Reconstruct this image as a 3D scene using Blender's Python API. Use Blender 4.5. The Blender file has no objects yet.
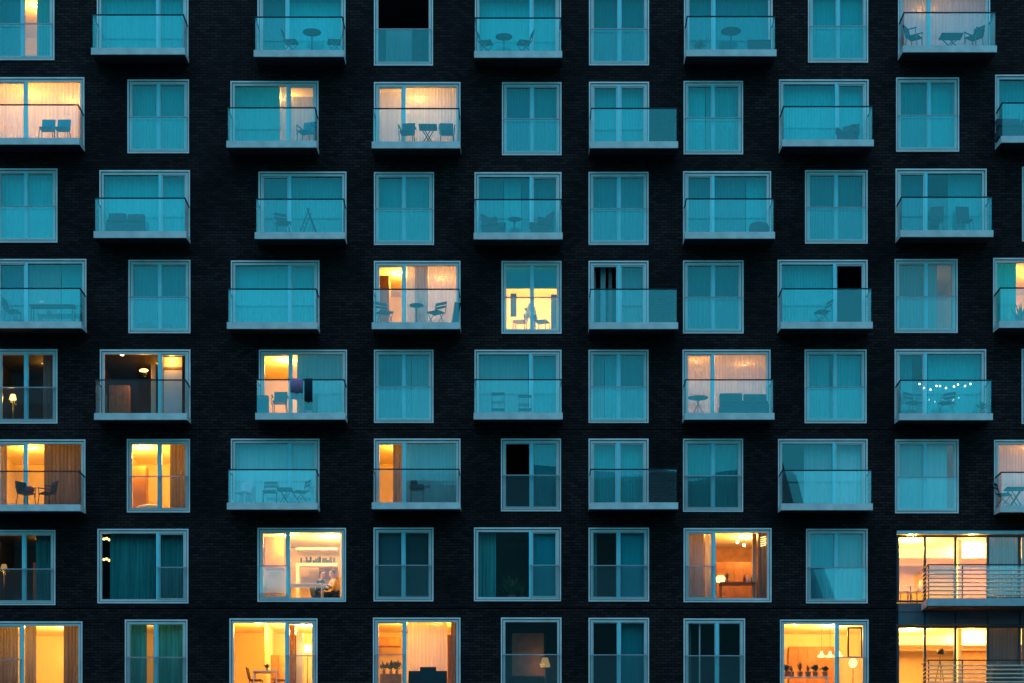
import bpy, bmesh, math, random
from mathutils import Vector, Matrix
random.seed(7)
R = math.radians
scene = bpy.context.scene
COL = scene.collection

# ------------------------------------------------------------------ frame of reference
# facade plane is y = 0, the camera stands 70 m in front of it (y = -70), eye height 1.7 m
D, FPX, VX, VY, EYE = 70.0, 2100.0, 518.0, 925.0, 1.7
def X(px, y=0.0): return (px - VX) / FPX * (D + y)
def Z(py, y=0.0): return EYE + (VY - py) / FPX * (D + y)

# ------------------------------------------------------------------ materials
def newmat(name):
    m = bpy.data.materials.new(name); m.use_nodes = True
    nt = m.node_tree; nt.nodes.clear()
    out = nt.nodes.new('ShaderNodeOutputMaterial')
    return m, nt, out
def node(nt, t, **kw):
    n = nt.nodes.new(t)
    for k, v in kw.items(): setattr(n, k, v)
    return n
def principled(name, col, rough=0.6, metal=0.0, vary=0.12, scale=3.0, spec=0.3, bump=0.0, bscale=40.0):
    m, nt, out = newmat(name)
    p = node(nt, 'ShaderNodeBsdfPrincipled')
    p.inputs['Roughness'].default_value = rough
    p.inputs['Metallic'].default_value = metal
    p.inputs['Specular IOR Level'].default_value = spec
    tc = node(nt, 'ShaderNodeTexCoord')
    nz = node(nt, 'ShaderNodeTexNoise'); nz.inputs['Scale'].default_value = scale; nz.inputs['Detail'].default_value = 4
    nt.links.new(tc.outputs['Object'], nz.inputs['Vector'])
    rp = node(nt, 'ShaderNodeValToRGB')
    rp.color_ramp.elements[0].position = .3; rp.color_ramp.elements[1].position = .7
    rp.color_ramp.elements[0].color = [c * (1 - vary) for c in col] + [1]
    rp.color_ramp.elements[1].color = [min(1, c * (1 + vary)) for c in col] + [1]
    nt.links.new(nz.outputs['Fac'], rp.inputs['Fac'])
    nt.links.new(rp.outputs['Color'], p.inputs['Base Color'])
    if bump:
        n2 = node(nt, 'ShaderNodeTexNoise'); n2.inputs['Scale'].default_value = bscale
        nt.links.new(tc.outputs['Object'], n2.inputs['Vector'])
        b = node(nt, 'ShaderNodeBump'); b.inputs['Strength'].default_value = bump; b.inputs['Distance'].default_value = .02
        nt.links.new(n2.outputs['Fac'], b.inputs['Height']); nt.links.new(b.outputs['Normal'], p.inputs['Normal'])
    nt.links.new(p.outputs['BSDF'], out.inputs['Surface'])
    return m
def brick(name):
    m, nt, out = newmat(name)
    p = node(nt, 'ShaderNodeBsdfPrincipled'); p.inputs['Roughness'].default_value = .75; p.inputs['Specular IOR Level'].default_value = .1
    g = node(nt, 'ShaderNodeNewGeometry'); s = node(nt, 'ShaderNodeSeparateXYZ'); c = node(nt, 'ShaderNodeCombineXYZ')
    nt.links.new(g.outputs['Position'], s.inputs[0])
    nt.links.new(s.outputs['X'], c.inputs['X']); nt.links.new(s.outputs['Z'], c.inputs['Y'])
    b = node(nt, 'ShaderNodeTexBrick')
    b.inputs['Scale'].default_value = 1.0; b.inputs['Brick Width'].default_value = .25; b.inputs['Row Height'].default_value = .092
    b.inputs['Mortar Size'].default_value = .013; b.inputs['Mortar Smooth'].default_value = .3
    b.inputs['Color1'].default_value = (.034, .0160, .0135, 1); b.inputs['Color2'].default_value = (.0115, .0053, .0048, 1)
    b.inputs['Mortar'].default_value = (.0012, .0011, .0013, 1)
    nt.links.new(c.outputs[0], b.inputs['Vector'])
    n = node(nt, 'ShaderNodeTexNoise'); n.inputs['Scale'].default_value = .35; n.inputs['Detail'].default_value = 5
    nt.links.new(c.outputs[0], n.inputs['Vector'])
    mr = node(nt, 'ShaderNodeMapRange'); mr.inputs['From Min'].default_value = .3; mr.inputs['From Max'].default_value = .7
    mr.inputs['To Min'].default_value = .45; mr.inputs['To Max'].default_value = 1.6
    nt.links.new(n.outputs['Fac'], mr.inputs['Value'])
    mx = node(nt, 'ShaderNodeMix', data_type='RGBA', blend_type='MULTIPLY'); mx.inputs['Factor'].default_value = 1
    nt.links.new(b.outputs['Color'], mx.inputs['A']); nt.links.new(mr.outputs[0], mx.inputs['B'])
    nt.links.new(mx.outputs['Result'], p.inputs['Base Color'])
    bp = node(nt, 'ShaderNodeBump'); bp.inputs['Strength'].default_value = .6; bp.inputs['Distance'].default_value = .01; bp.invert = True
    nt.links.new(b.outputs['Fac'], bp.inputs['Height']); nt.links.new(bp.outputs['Normal'], p.inputs['Normal'])
    nt.links.new(p.outputs['BSDF'], out.inputs['Surface'])
    return m
def glass(name, refl, tint=(1, 1, 1), rough=0.0, haze=0):
    m, nt, out = newmat(name)
    t = node(nt, 'ShaderNodeBsdfTransparent'); t.inputs['Color'].default_value = (*tint, 1)
    g = node(nt, 'ShaderNodeBsdfGlossy'); g.inputs['Roughness'].default_value = rough; g.inputs['Color'].default_value = (.95, 1, 1, 1)
    f = node(nt, 'ShaderNodeLayerWeight'); f.inputs['Blend'].default_value = .25
    mt = node(nt, 'ShaderNodeMath', operation='MULTIPLY_ADD'); mt.inputs[1].default_value = 1.0; mt.inputs[2].default_value = refl - .01
    mt.use_clamp = True
    nt.links.new(f.outputs['Fresnel'], mt.inputs[0])
    mn = node(nt, 'ShaderNodeMath', operation='MULTIPLY'); mn.inputs[1].default_value = .35
    nt.links.new(f.outputs['Facing'], mn.inputs[0])
    mt2 = node(nt, 'ShaderNodeMath', operation='ADD'); mt2.inputs[1].default_value = refl; mt2.use_clamp = True
    nt.links.new(mn.outputs[0], mt2.inputs[0])
    mx = node(nt, 'ShaderNodeMixShader')
    nt.links.new(mt2.outputs[0], mx.inputs[0]); nt.links.new(t.outputs[0], mx.inputs[1]); nt.links.new(g.outputs[0], mx.inputs[2])
    last = mx
    if haze:
        d = node(nt, 'ShaderNodeBsdfDiffuse'); d.inputs['Color'].default_value = (.75, .78, .78, 1)
        tl = node(nt, 'ShaderNodeBsdfTranslucent'); tl.inputs['Color'].default_value = (.75, .78, .78, 1)
        dm = node(nt, 'ShaderNodeMixShader'); dm.inputs[0].default_value = .35
        nt.links.new(d.outputs[0], dm.inputs[1]); nt.links.new(tl.outputs[0], dm.inputs[2])
        hm = node(nt, 'ShaderNodeMixShader'); hm.inputs[0].default_value = haze
        nt.links.new(mx.outputs[0], hm.inputs[1]); nt.links.new(dm.outputs[0], hm.inputs[2]); last = hm
    nt.links.new(last.outputs[0], out.inputs['Surface'])
    return m
def cloth(name, col, trans=.4, clear=0.0, stripe=.12):
    m, nt, out = newmat(name)
    d = node(nt, 'ShaderNodeBsdfDiffuse'); t = node(nt, 'ShaderNodeBsdfTranslucent')
    tc = node(nt, 'ShaderNodeTexCoord'); mp = node(nt, 'ShaderNodeMapping'); mp.inputs['Scale'].default_value = (7, 1, .25)
    nz = node(nt, 'ShaderNodeTexNoise'); nz.inputs['Scale'].default_value = 1.6
    nt.links.new(tc.outputs['Object'], mp.inputs['Vector']); nt.links.new(mp.outputs[0], nz.inputs['Vector'])
    rp = node(nt, 'ShaderNodeValToRGB'); rp.color_ramp.elements[0].position = .3; rp.color_ramp.elements[1].position = .7
    rp.color_ramp.elements[0].color = [c * (1 - stripe) for c in col] + [1]
    rp.color_ramp.elements[1].color = [min(1, c * (1 + stripe)) for c in col] + [1]
    nt.links.new(nz.outputs['Fac'], rp.inputs['Fac'])
    nt.links.new(rp.outputs['Color'], d.inputs['Color']); nt.links.new(rp.outputs['Color'], t.inputs['Color'])
    oi = node(nt, 'ShaderNodeObjectInfo'); vr = node(nt, 'ShaderNodeMapRange'); vr.inputs['To Min'].default_value = .62; vr.inputs['To Max'].default_value = 1.25
    vm = node(nt, 'ShaderNodeMix', data_type='RGBA', blend_type='MULTIPLY'); vm.inputs['Factor'].default_value = 1
    nt.links.new(oi.outputs['Random'], vr.inputs['Value']); nt.links.new(rp.outputs['Color'], vm.inputs['A']); nt.links.new(vr.outputs[0], vm.inputs['B'])
    nt.links.new(vm.outputs['Result'], d.inputs['Color']); nt.links.new(vm.outputs['Result'], t.inputs['Color'])
    mx = node(nt, 'ShaderNodeMixShader'); mx.inputs[0].default_value = trans
    nt.links.new(d.outputs[0], mx.inputs[1]); nt.links.new(t.outputs[0], mx.inputs[2])
    last = mx
    if clear:
        tr = node(nt, 'ShaderNodeBsdfTransparent'); m2 = node(nt, 'ShaderNodeMixShader'); m2.inputs[0].default_value = clear
        nt.links.new(mx.outputs[0], m2.inputs[1]); nt.links.new(tr.outputs[0], m2.inputs[2]); last = m2
    nt.links.new(last.outputs[0], out.inputs['Surface'])
    return m
def emit(name, col, s):
    m, nt, out = newmat(name)
    e = node(nt, 'ShaderNodeEmission'); e.inputs['Color'].default_value = (*col, 1); e.inputs['Strength'].default_value = s / 6
    nt.links.new(e.outputs[0], out.inputs['Surface'])
    return m

M = dict(
    brick=brick('dark_brick'),
    frame=principled('frame_aluminium', (.88, .64, .58), .45, 0, .12, 1.5, .4),
    mull=principled('mullion_paint', (.20, .66, .68), .4, 0, .08, 1.5, .4),
    sash=principled('sash_aluminium', (.66, .54, .48), .4, 0, .10, 1.5, .4),
    gap=principled('frame_gasket', (.02, .022, .025), .6),
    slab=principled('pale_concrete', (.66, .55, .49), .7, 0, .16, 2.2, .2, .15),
    under=principled('soffit_unlit_dark', (.012, .013, .016), .8),  # slab undersides: their shade is put into this dark colour
    joint=principled('sealant', (.0015, .0015, .002), .9, 0, .1, 3, 0),
    rail=principled('dark_rail_metal', (.016, .022, .028), .4, .3),
    guardrail=principled('guard_rail_metal', (.42, .32, .32), .4, .2),
    bar=principled('rail_steel', (.42, .43, .42), .35, .4),
    panel=principled('grey_cladding', (.085, .10, .115), .5, 0, .08),
    panel2=principled('grey_fascia', (.40, .38, .36), .6, 0, .12),
    post=principled('dark_post', (.035, .05, .06), .5),
    pane=glass('window_glass', .045),
    guard=glass('guard_glass', .060, (.95, .98, .98), haze=.022),
    teal=cloth('curtain_teal', (.008, .42, .40), .12, 0, .08),
    teal2=cloth('curtain_teal_deep', (.006, .20, .215), .12, 0, .08),
    blue=cloth('blind_blue', (.006, .15, .20), .05, 0, .04),
    green=cloth('blind_green', (.04, .10, .10), .05, 0, .04),
    greent=cloth('curtain_green', (.035, .27, .25), .10, 0, .25),
    grey=cloth('curtain_grey', (.20, .38, .36), .3, 0, .08),
    greyo=cloth('curtain_lined', (.12, .30, .30), .03, 0, .10), bluel=cloth('curtain_bright_blue', (.01, .38, .42), .05, 0, .05), palec=cloth('curtain_pale', (.40, .56, .52), .1, 0, .08), pinkg=cloth('curtain_rosy', (.26, .24, .26), .25, 0, .12),
    neutral=cloth('curtain_neutral', (.20, .19, .18), .02, 0, .10),
    sheer=cloth('curtain_sheer', (.58, .62, .82), .55, .08, .08),
    dim=cloth('curtain_dim', (.20, .18, .17), .35, .0, .2),
    cream=principled('room_cream', (.60, .50, .36), .8, 0, .12, .8),
    ceil=principled('room_ceiling', (.75, .70, .60), .85, 0, .03, .6),
    wood=principled('room_wood', (.30, .15, .06), .6, 0, .25, 5),
    brown=principled('cabinet_brown', (.22, .10, .045), .5, 0, .2, 3),
    floor=principled('room_floor', (.28, .18, .10), .5, 0, .15, 4),
    rdark=principled('room_unlit_dark', (.045, .045, .048), .8, 0, .15, 1),  # darkness of unlit rooms painted into walls, ceiling and floor
    white=principled('white_laquer', (.72, .70, .66), .5, 0, .05),
    black=principled('black_plastic', (.012, .013, .016), .5),
    navy=principled('outdoor_fabric', (.010, .02, .028), .8, 0, .15, 8),
    wicker=principled('grey_wicker', (.045, .055, .065), .8, 0, .35, 30, .2, .5, 60),
    tealc=principled('teal_fabric', (.01, .17, .22), .8),
    bar2=principled('pale_bar', (.62,.48,.34), .4),
    steel=principled('steel_leg', (.10, .11, .12), .4, .5),
    pale=principled('pale_plastic', (.50, .54, .56), .5),
    red=principled('red_cushion', (.30, .03, .05), .8),
    pink=principled('pink_cloth', (.42, .16, .26), .9),
    leaf=principled('leaf', (.05, .09, .04), .6, 0, .4, 8),
    terracotta=principled('clay_pot', (.30, .16, .10), .8),
    skin=principled('skin', (.45, .27, .18), .6),
    hair=principled('hair', (.03, .02, .015), .6),
    shirt=principled('cream_shirt', (.65, .52, .28), .8),
    bulb=emit('lamp_warm', (1, .72, .30), 14),
    bulbw=emit('lamp_string', (.75, .95, 1), 6),
    shade=emit('lamp_shade_glow', (1, .62, .20), 2.6),
    flame=emit('lamp_dim', (1, .60, .22), .3),
    asphalt=principled('asphalt', (.045, .045, .048), .9, 0, .2, 1, .3, .3),
    paving=principled('paving', (.18, .18, .18), .9),
    hill=principled('wooded_hill', (.030, .05, .045), .95, 0, .4, .02),
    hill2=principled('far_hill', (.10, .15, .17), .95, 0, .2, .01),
)

# ------------------------------------------------------------------ mesh helpers
class MB:
    def __init__(s): s.bm = bmesh.new(); s.mats = []
    def mi(s, mat):
        if mat not in s.mats: s.mats.append(mat)
        return s.mats.index(mat)
    def box(s, x0, x1, y0, y1, z0, z1, mat=None, rot=None, at=None):
        vs = [Vector((x, y, z)) for z in (z0, z1) for y in (y0, y1) for x in (x0, x1)]
        if rot is not None:
            c = at if at is not None else Vector(((x0+x1)/2, (y0+y1)/2, (z0+z1)/2))
            vs = [c + rot @ (v - c) for v in vs]
        v = [s.bm.verts.new(p) for p in vs]
        k = s.mi(mat) if mat else 0
        for q in ((0,2,3,1), (4,5,7,6), (0,1,5,4), (2,6,7,3), (0,4,6,2), (1,3,7,5)):
            f = s.bm.faces.new([v[i] for i in q]); f.material_index = k
        return s
    def quad(s, pts, mat=None):
        f = s.bm.faces.new([s.bm.verts.new(p) for p in pts]); f.material_index = s.mi(mat) if mat else 0
        return s
    def tube(s, p, q, r, r2=None, n=8, mat=None):
        p, q = Vector(p), Vector(q); r2 = r if r2 is None else r2
        d = (q - p).normalized(); a = d.orthogonal().normalized(); b = d.cross(a)
        k = s.mi(mat) if mat else 0
        A = [s.bm.verts.new(p + (a*math.cos(t) + b*math.sin(t))*r) for t in [2*math.pi*i/n for i in range(n)]]
        B = [s.bm.verts.new(q + (a*math.cos(t) + b*math.sin(t))*r2) for t in [2*math.pi*i/n for i in range(n)]]
        for i in range(n):
            f = s.bm.faces.new((A[i], A[(i+1) % n], B[(i+1) % n], B[i])); f.material_index = k; f.smooth = n > 6
        s.bm.faces.new(A[::-1]).material_index = k; s.bm.faces.new(B).material_index = k
        return s
    def lathe(s, prof, cx=0, cy=0, n=16, mat=None):
        k = s.mi(mat) if mat else 0
        rings = [[s.bm.verts.new((cx + r*math.cos(2*math.pi*i/n), cy + r*math.sin(2*math.pi*i/n), z)) for i in range(n)] for r, z in prof]
        for a, b in zip(rings, rings[1:]):
            for i in range(n):
                f = s.bm.faces.new((a[i], a[(i+1) % n], b[(i+1) % n], b[i])); f.material_index = k; f.smooth = True
        s.bm.faces.new(rings[0][::-1]).material_index = k; s.bm.faces.new(rings[-1]).material_index = k
        return s
    def blob(s, c, r, n=2, jit=0, mat=None):
        k = s.mi(mat) if mat else 0
        o = bmesh.ops.create_icosphere(s.bm, subdivisions=n, radius=1)
        for v in o['verts']:
            j = 1 + random.uniform(-jit, jit)
            v.co = Vector((c[0] + v.co.x*r[0]*j, c[1] + v.co.y*r[1]*j, c[2] + v.co.z*r[2]*j))
            for f in v.link_faces: f.material_index = k; f.smooth = True
        return s
    def ring(s, x0, x1, y0, y1, z0, z1, w, mat=None, wb=None):
        wb = w if wb is None else wb
        s.box(x0, x0+w, y0, y1, z0, z1, mat); s.box(x1-w, x1, y0, y1, z0, z1, mat)
        s.box(x0+w, x1-w, y0, y1, z1-w, z1, mat); s.box(x0+w, x1-w, y0, y1, z0, z0+wb, mat)
        return s
    def build(s, name, mat=None, parent=None, loc=(0, 0, 0), bevel=0):
        loc = Vector(loc)
        for v in s.bm.verts: v.co -= loc
        bmesh.ops.recalc_face_normals(s.bm, faces=s.bm.faces)
        me = bpy.data.meshes.new(name); s.bm.to_mesh(me); s.bm.free()
        for m in (s.mats if s.mats else [mat]): me.materials.append(M[m] if isinstance(m, str) else m)
        o = bpy.data.objects.new(name, me); COL.objects.link(o)
        o.location = loc
        if parent is not None:
            o.parent = parent
            o.location = loc - PW.get(parent.name, Vector((0, 0, 0)))
        PW[o.name] = loc.copy()
        if bevel:
            b = o.modifiers.new('bevel', 'BEVEL'); b.width = bevel; b.segments = 2; b.limit_method = 'ANGLE'
        return o
PW = {}      # world position of objects used as parents (all unrotated)
def tag(o, label=None, cat=None, group=None, kind=None):
    if label: o['label'] = label
    if cat: o['category'] = cat
    if group: o['group'] = group
    if kind: o['kind'] = kind
    return o
def empty(name, loc, label, cat, group=None, rz=0):
    o = bpy.data.objects.new(name, None); COL.objects.link(o); o.location = loc; o.rotation_euler.z = rz
    o.empty_display_size = .2
    return tag(o, label, cat, group)
def copy_thing(o, loc, rz, label, group=None):
    c = o.copy(); COL.objects.link(c); c.location = loc; c.rotation_euler.z = rz; c['label'] = label
    if group: c['group'] = group
    for ch in [x for x in list(bpy.data.objects) if x.parent == o]:
        d = ch.copy(); COL.objects.link(d); d.parent = c
        for g in [x for x in list(bpy.data.objects) if x.parent == ch]:
            e = g.copy(); COL.objects.link(e); e.parent = d
    return c
ORD = ['first', 'second', 'third', 'fourth', 'fifth', 'sixth', 'seventh', 'eighth', 'ninth', 'tenth']
ROW = ['top', 'second', 'third', 'fourth', 'fifth', 'sixth', 'seventh', 'bottom']

# ------------------------------------------------------------------ windows of the facade
YT = [-7, 82.5, 172.5, 261.2, 350, 438.7, 527.6, 617.6]
YB = [66, 155.5, 245.2, 333.8, 423, 511.4, 601.3, 690.5]
def warp(y, x): return y + .0204 * (y - 385) * ((x - 490) / 500.0) ** 2
# row, x0, x1, kind, mullion px, options   W french window  B balcony  N narrow window on wide balcony  F wide fixed + sash
S = 'sheer'; T = 'teal'; U = 'teal2'
WINS = [
 (0,-6,54.5,'W',22.5,dict(lit=75,cur=[(-3,21,'blue'),(37,51,U)])),
 (0,97,188.5,'B',157.5,dict(cur=[(100,188,T)])),
 (0,257.5,345.5,'B',288,dict(cur=[(262,287,U),(289,342,T)])),
 (0,374,433,'W',None,dict(open=[0],wall='rgrey',cur=[(386,412,'grey',30)])),
 (0,475,561,'B',531,dict(cur=[(478,559,T)])),
 (0,589,649,'W',619.5,dict(cur=[(592,646,U)])),
 (0,684,772.5,'B',714,dict(cur=[(688,770,U)])),
 (0,808,868,'W',838,dict(cur=[(811,866,T)])),
 (0,898,990,'B',929,dict(lit=32,cur=[(902,987,S)])),
 (1,-7,84.5,'B',26,dict(lit=260,cur=[(-4,82,S)])),
 (1,127.5,189,'W',158.5,dict(cur=[(130,187,T)])),
 (1,230.5,318.5,'B',288,dict(lit=50,cur=[(234,280,T),(281,287,S),(290,316,S,96.5)])),
 (1,374,460.5,'B',404,dict(lit=85,cur=[(377,402.5,S,92),(405,458,S)])),
 (1,502,561.5,'W',532,dict(cur=[(505,530,'blue'),(533,559,T)])),
 (1,589,649,'N',619,dict(cur=[(592,647,T)])),
 (1,683.5,743,'W',713,dict(cur=[(687,705,T),(706,740,T)])),
 (1,779,868.5,'B',836.5,dict(cur=[(782,866,T)])),
 (1,896,959,'W',929,dict(cur=[(899,926,T),(931,956,T)])),
 (1,995,1086,'B',1056,dict(cur=[(998,1084,T)])),
 (2,-4,57.5,'W',26,dict(cur=[(-1,55,T)])),
 (2,99.5,190,'B',160,dict(cur=[(103,187,T)])),
 (2,258.5,346.5,'B',290,dict(cur=[(263,288,U),(292,344,T)])),
 (2,374,434,'W',404,dict(cur=[(377,431,T)])),
 (2,474.5,561.5,'B',531,dict(cur=[(478,503,U),(504,521,T),(522,559,U)])),
 (2,588.5,648.5,'W',619,dict(cur=[(591,646,U)])),
 (2,683,771,'B',713,dict(cur=[(687,745,U),(746,768,T)])),
 (2,805,867.5,'W',836,dict(cur=[(808,865,U)])),
 (2,895.5,986.5,'B',926,dict(cur=[(899,924,'blue'),(948,984,T)],wall='rgrey')),
 (2,1022,1085,'W',1053,dict(cur=[(1025,1082,T)])),
 (3,-5,86.5,'B',26.5,dict(cur=[(-2,24,'blue'),(29,61,'grey'),(62,84,T)])),
 (3,128.5,190.5,'W',160,dict(cur=[(131,188,U)])),
 (3,231,319.5,'B',289.5,dict(cur=[(234,317,T)])),
 (3,374,460.5,'B',404.5,dict(open=[0],lit=150,cur=[(407,414.5,S),(414.6,428,'dim'),(428.5,459,S)])),
 (3,501.5,561.5,'W',532,dict(lit=420,blind=[(504,559,'blue',288)])),
 (3,588.5,648.5,'N',619,dict(open=[0],cur=[(591,596,'dim'),(600.5,605.5,'grey'),(608.5,612,'dim'),(621,646,'grey')])),
 (3,683,743.5,'W',713,dict(cur=[(686,741,U)])),
 (3,777.5,867.5,'B',834.5,dict(open=[1],cur=[(781,832,T)])),
 (3,894.5,957.5,'W',926,dict(lit=9,cur=[(897,923,'grey'),(924,937,'grey'),(951,956,'grey')])),
 (3,993,1083,'B',1052,dict(lit=120,cur=[(996,1016,T)])),
 (4,-3,57.5,'W',26,dict(lit=8,dark=1,cur=[(43,54,'dim')])),
 (4,100,190.5,'B',159.5,dict(lit=10,dark=1,cur=[])),
 (4,259,347,'B',291,dict(open=[0],lit=190,cur=[(297,344,'greyo')])),
 (4,374,433.5,'W',404,dict(cur=[(377,402,'blue'),(405,411,T),(412,431,'grey')])),
 (4,474.5,561.5,'B',530.5,dict(cur=[(478,528,'grey'),(533,559,T)])),
 (4,588.5,648.5,'W',618.5,dict(cur=[(591,604,'grey'),(605,616,T),(620,646,U)])),
 (4,682.5,770.5,'B',713,dict(lit=110,cur=[(686,710,S),(715,768,S)])),
 (4,804.5,866.5,'W',835,dict(cur=[(808,829,T),(834,864,T)])),
 (4,894.5,986,'B',925.5,dict(cur=[(898,912,U),(928,983,T)])),
 (4,1021.5,1084,'W',1052,dict(cur=[(1025,1082,T)])),
 (5,-5,85.5,'B',26,dict(lit=190,cur=[(-2,7,'dim'),(44,83,'dim')])),
 (5,127,190,'W',159.5,dict(lit=260,cur=[(170,186,'dim')])),
 (5,231,319.5,'B',290,dict(cur=[(235,318,'palec')])),
 (5,374,460.5,'B',404.5,dict(open=[0],lit=150,cur=[(393,402,'dim'),(406,459,'greyo')])),
 (5,501,561,'W',531.5,dict(open=[0],dark=1,cur=[(534,558,U)])),
 (5,588.5,648.5,'N',618,dict(cur=[(592,647,T)])),
 (5,683,743,'W',713,dict(cur=[(687,741,T)])),
 (5,778,867.5,'B',834,dict(cur=[(804,832,'palec'),(836,865,'palec')])),
 (5,895,958.5,'W',925,dict(lit=4,cur=[(898,924,'palec'),(927,947,'palec')])),
 (5,994,1085,'B',1053,dict(lit=60,cur=[(997,1050,S)])),
 (6,-6,55.5,'W',24,dict(lit=5,dark=1,cur=[(36,51,'greent')])),
 (6,97.5,188.5,'F',157.5,dict(dark=1,cur=[(110,155,'greent'),(160,186,'greent')])),
 (6,257.5,346,'F',288.5,dict(lit=210,cur=[(340,344,S)])),
 (6,373.5,433.5,'W',403.5,dict(blind=[(379,401,'green',595),(406,428,'green',595)])),
 (6,474,561,'F',530.5,dict(dark=1,blind=[(533,557,'bluel',598)],cur=[(478,496,'greent')])),
 (6,588.5,649,'W',618.5,dict(dark=1,cur=[(591,597,'greent')],blind=[(621,645,'bluel',598)])),
 (6,683.5,771.5,'F',714,dict(lit=170,wall='wood',cur=[(687,704,'pinkg'),(705,711,S),(758,768,'dim')])),
 (6,806,867.5,'W',836,dict(cur=[(809,834,'bluel'),(838,865,'palec')])),
 (7,-8,82.5,'F',22,dict(lit=230,cur=[(-5,18,'dim'),(25,36.5,'dim'),(63.5,80,'dim')])),
 (7,125,187.5,'W',156,dict(lit=70,cur=[(129,146.8,'greent'),(153.5,184,'greent')])),
 (7,229.5,317.5,'F',286.5,dict(lit=400,cur=[])),
 (7,373,460.5,'F',405,dict(lit=210,cur=[(408,447,S),(451,457,'dim')])),
 (7,501,561.5,'W',None,dict(dark=1,cur=[])),
 (7,588.5,649,'W',619,dict(dark=1,cur=[(622,646,U)])),
 (7,683.5,745,'W',717,dict(dark=1,cur=[(687,691,'dim')])),
 (7,780,868.5,'F',836.5,dict(lit=330,cur=[])),
]
M['rgrey'] = principled('room_grey', (.35, .33, .33), .85)
GX0 = 896.5     # left edge of the glazed corner in the two lowest rows

building = tag(bpy.data.objects.new('apartment_building', None),
    'black brick apartment block with rows of pale framed windows and glass balconies', 'building')
COL.objects.link(building); PW[building.name] = Vector((0, 0, 0))

rects = []
cnt = {}
for (r, x0, x1, k, mu, op) in WINS:
    xc = (x0 + x1) / 2
    cnt[r] = cnt.get(r, 0) + 1
    zt, zb = Z(warp(YT[r], xc)), Z(warp(YB[r], xc))
    rects.append(dict(r=r, px0=x0, px1=x1, x0=X(x0), x1=X(x1), z0=zb, z1=zt, k=k, mu=mu, op=op, n=cnt[r]))
def win(r, n): return next(w for w in rects if w['r'] == r and w['n'] == n)
def where(w, short=False):
    return f"{ORD[w['n']-1]} window from left, {ROW[w['r']]} row"

# facade wall with openings, one mesh
REV = .20
mid = [Z(-60)] + [Z((YB[i] + YT[i+1]) / 2 + (2.2 if i == 6 else 0)) for i in range(7)] + [Z(706)]
XL, XR, ZTOP = X(-330), X(1330), Z(-75)
G1 = X(1190)
wl = MB()
def wq(x0, x1, z0, z1):
    if x1 - x0 > 1e-4 and z1 - z0 > 1e-4: wl.quad([(x0, 0, z0), (x1, 0, z0), (x1, 0, z1), (x0, 0, z1)], 'brick')
Z6T = Z(530.5)
for r in range(8):
    zt, zb = mid[r], mid[r+1]
    ws = sorted([(w['x0'], w['x1'], w['z0'], w['z1']) for w in rects if w['r'] == r])
    if r == 6: ws.append((X(GX0), G1, zb, Z6T))
    if r == 7: ws.append((X(GX0), G1, Z(703), zt))
    x = XL
    for (a, b, c, d) in ws:
        wq(x, a, zb, zt); wq(a, b, zb, c); wq(a, b, d, zt)
        for q in ([(a,0,c),(a,REV,c),(a,REV,d),(a,0,d)], [(b,0,c),(b,0,d),(b,REV,d),(b,REV,c)],
                  [(a,0,c),(b,0,c),(b,REV,c),(a,REV,c)], [(a,0,d),(a,REV,d),(b,REV,d),(b,0,d)]):
            wl.quad(q, 'brick')
        x = b
    wq(x, XR, zb, zt)
wq(XL, XR, mid[0], ZTOP); wq(XL, XR, 0, mid[8])
# sides, back and top of the block
for q in ([(XL,0,0),(XL,0,ZTOP),(XL,14,ZTOP),(XL,14,0)], [(XR,0,0),(XR,14,0),(XR,14,ZTOP),(XR,0,ZTOP)], [(XL,14,0),(XL,14,ZTOP),(XR,14,ZTOP),(XR,14,0)]):
    wl.quad(q, 'brick')
wl.build('wall', parent=building)
rf = MB(); rf.box(XL-.1, XR+.1, -.1, 14.1, ZTOP, ZTOP+.35, 'panel'); rf.build('roof', parent=building)
ej = MB()
for i, pyj in enumerate((430.0, 608.5)):
    xs = XL
    xe = X(GX0) - .01 if i == 1 else XR
    ej.box(xs, xe, -.002, -.0005, Z(pyj), Z(pyj) + .028, 'joint')
ej.build('expansion_joint', parent=building)

# rooms -------------------------------------------------------------
def room(x0, x1, z0, z1, ox0, ox1, oz0, oz1, depth, wall, ceil, floor, y0=REV):
    m = MB(); y1 = y0 + depth
    m.quad([(x0,y0,z0),(x0,y1,z0),(x0,y1,z1),(x0,y0,z1)], wall); m.quad([(x1,y0,z0),(x1,y0,z1),(x1,y1,z1),(x1,y1,z0)], wall)
    m.quad([(x0,y1,z0),(x1,y1,z0),(x1,y1,z1),(x0,y1,z1)], wall)
    m.quad([(x0,y0,z1),(x1,y0,z1),(x1,y1,z1),(x0,y1,z1)], ceil); m.quad([(x0,y0,z0),(x0,y1,z0),(x1,y1,z0),(x1,y0,z0)], floor)
    for q in ((x0, ox0, z0, z1), (ox1, x1, z0, z1), (ox0, ox1, z0, oz0), (ox0, ox1, oz1, z1)):
        if q[1]-q[0] > 1e-4 and q[3]-q[2] > 1e-4:
            m.quad([(q[0],y0,q[2]),(q[1],y0,q[2]),(q[1],y0,q[3]),(q[0],y0,q[3])], wall)
    return m.build('room', parent=building, loc=((x0+x1)/2, y0, z0))

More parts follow.
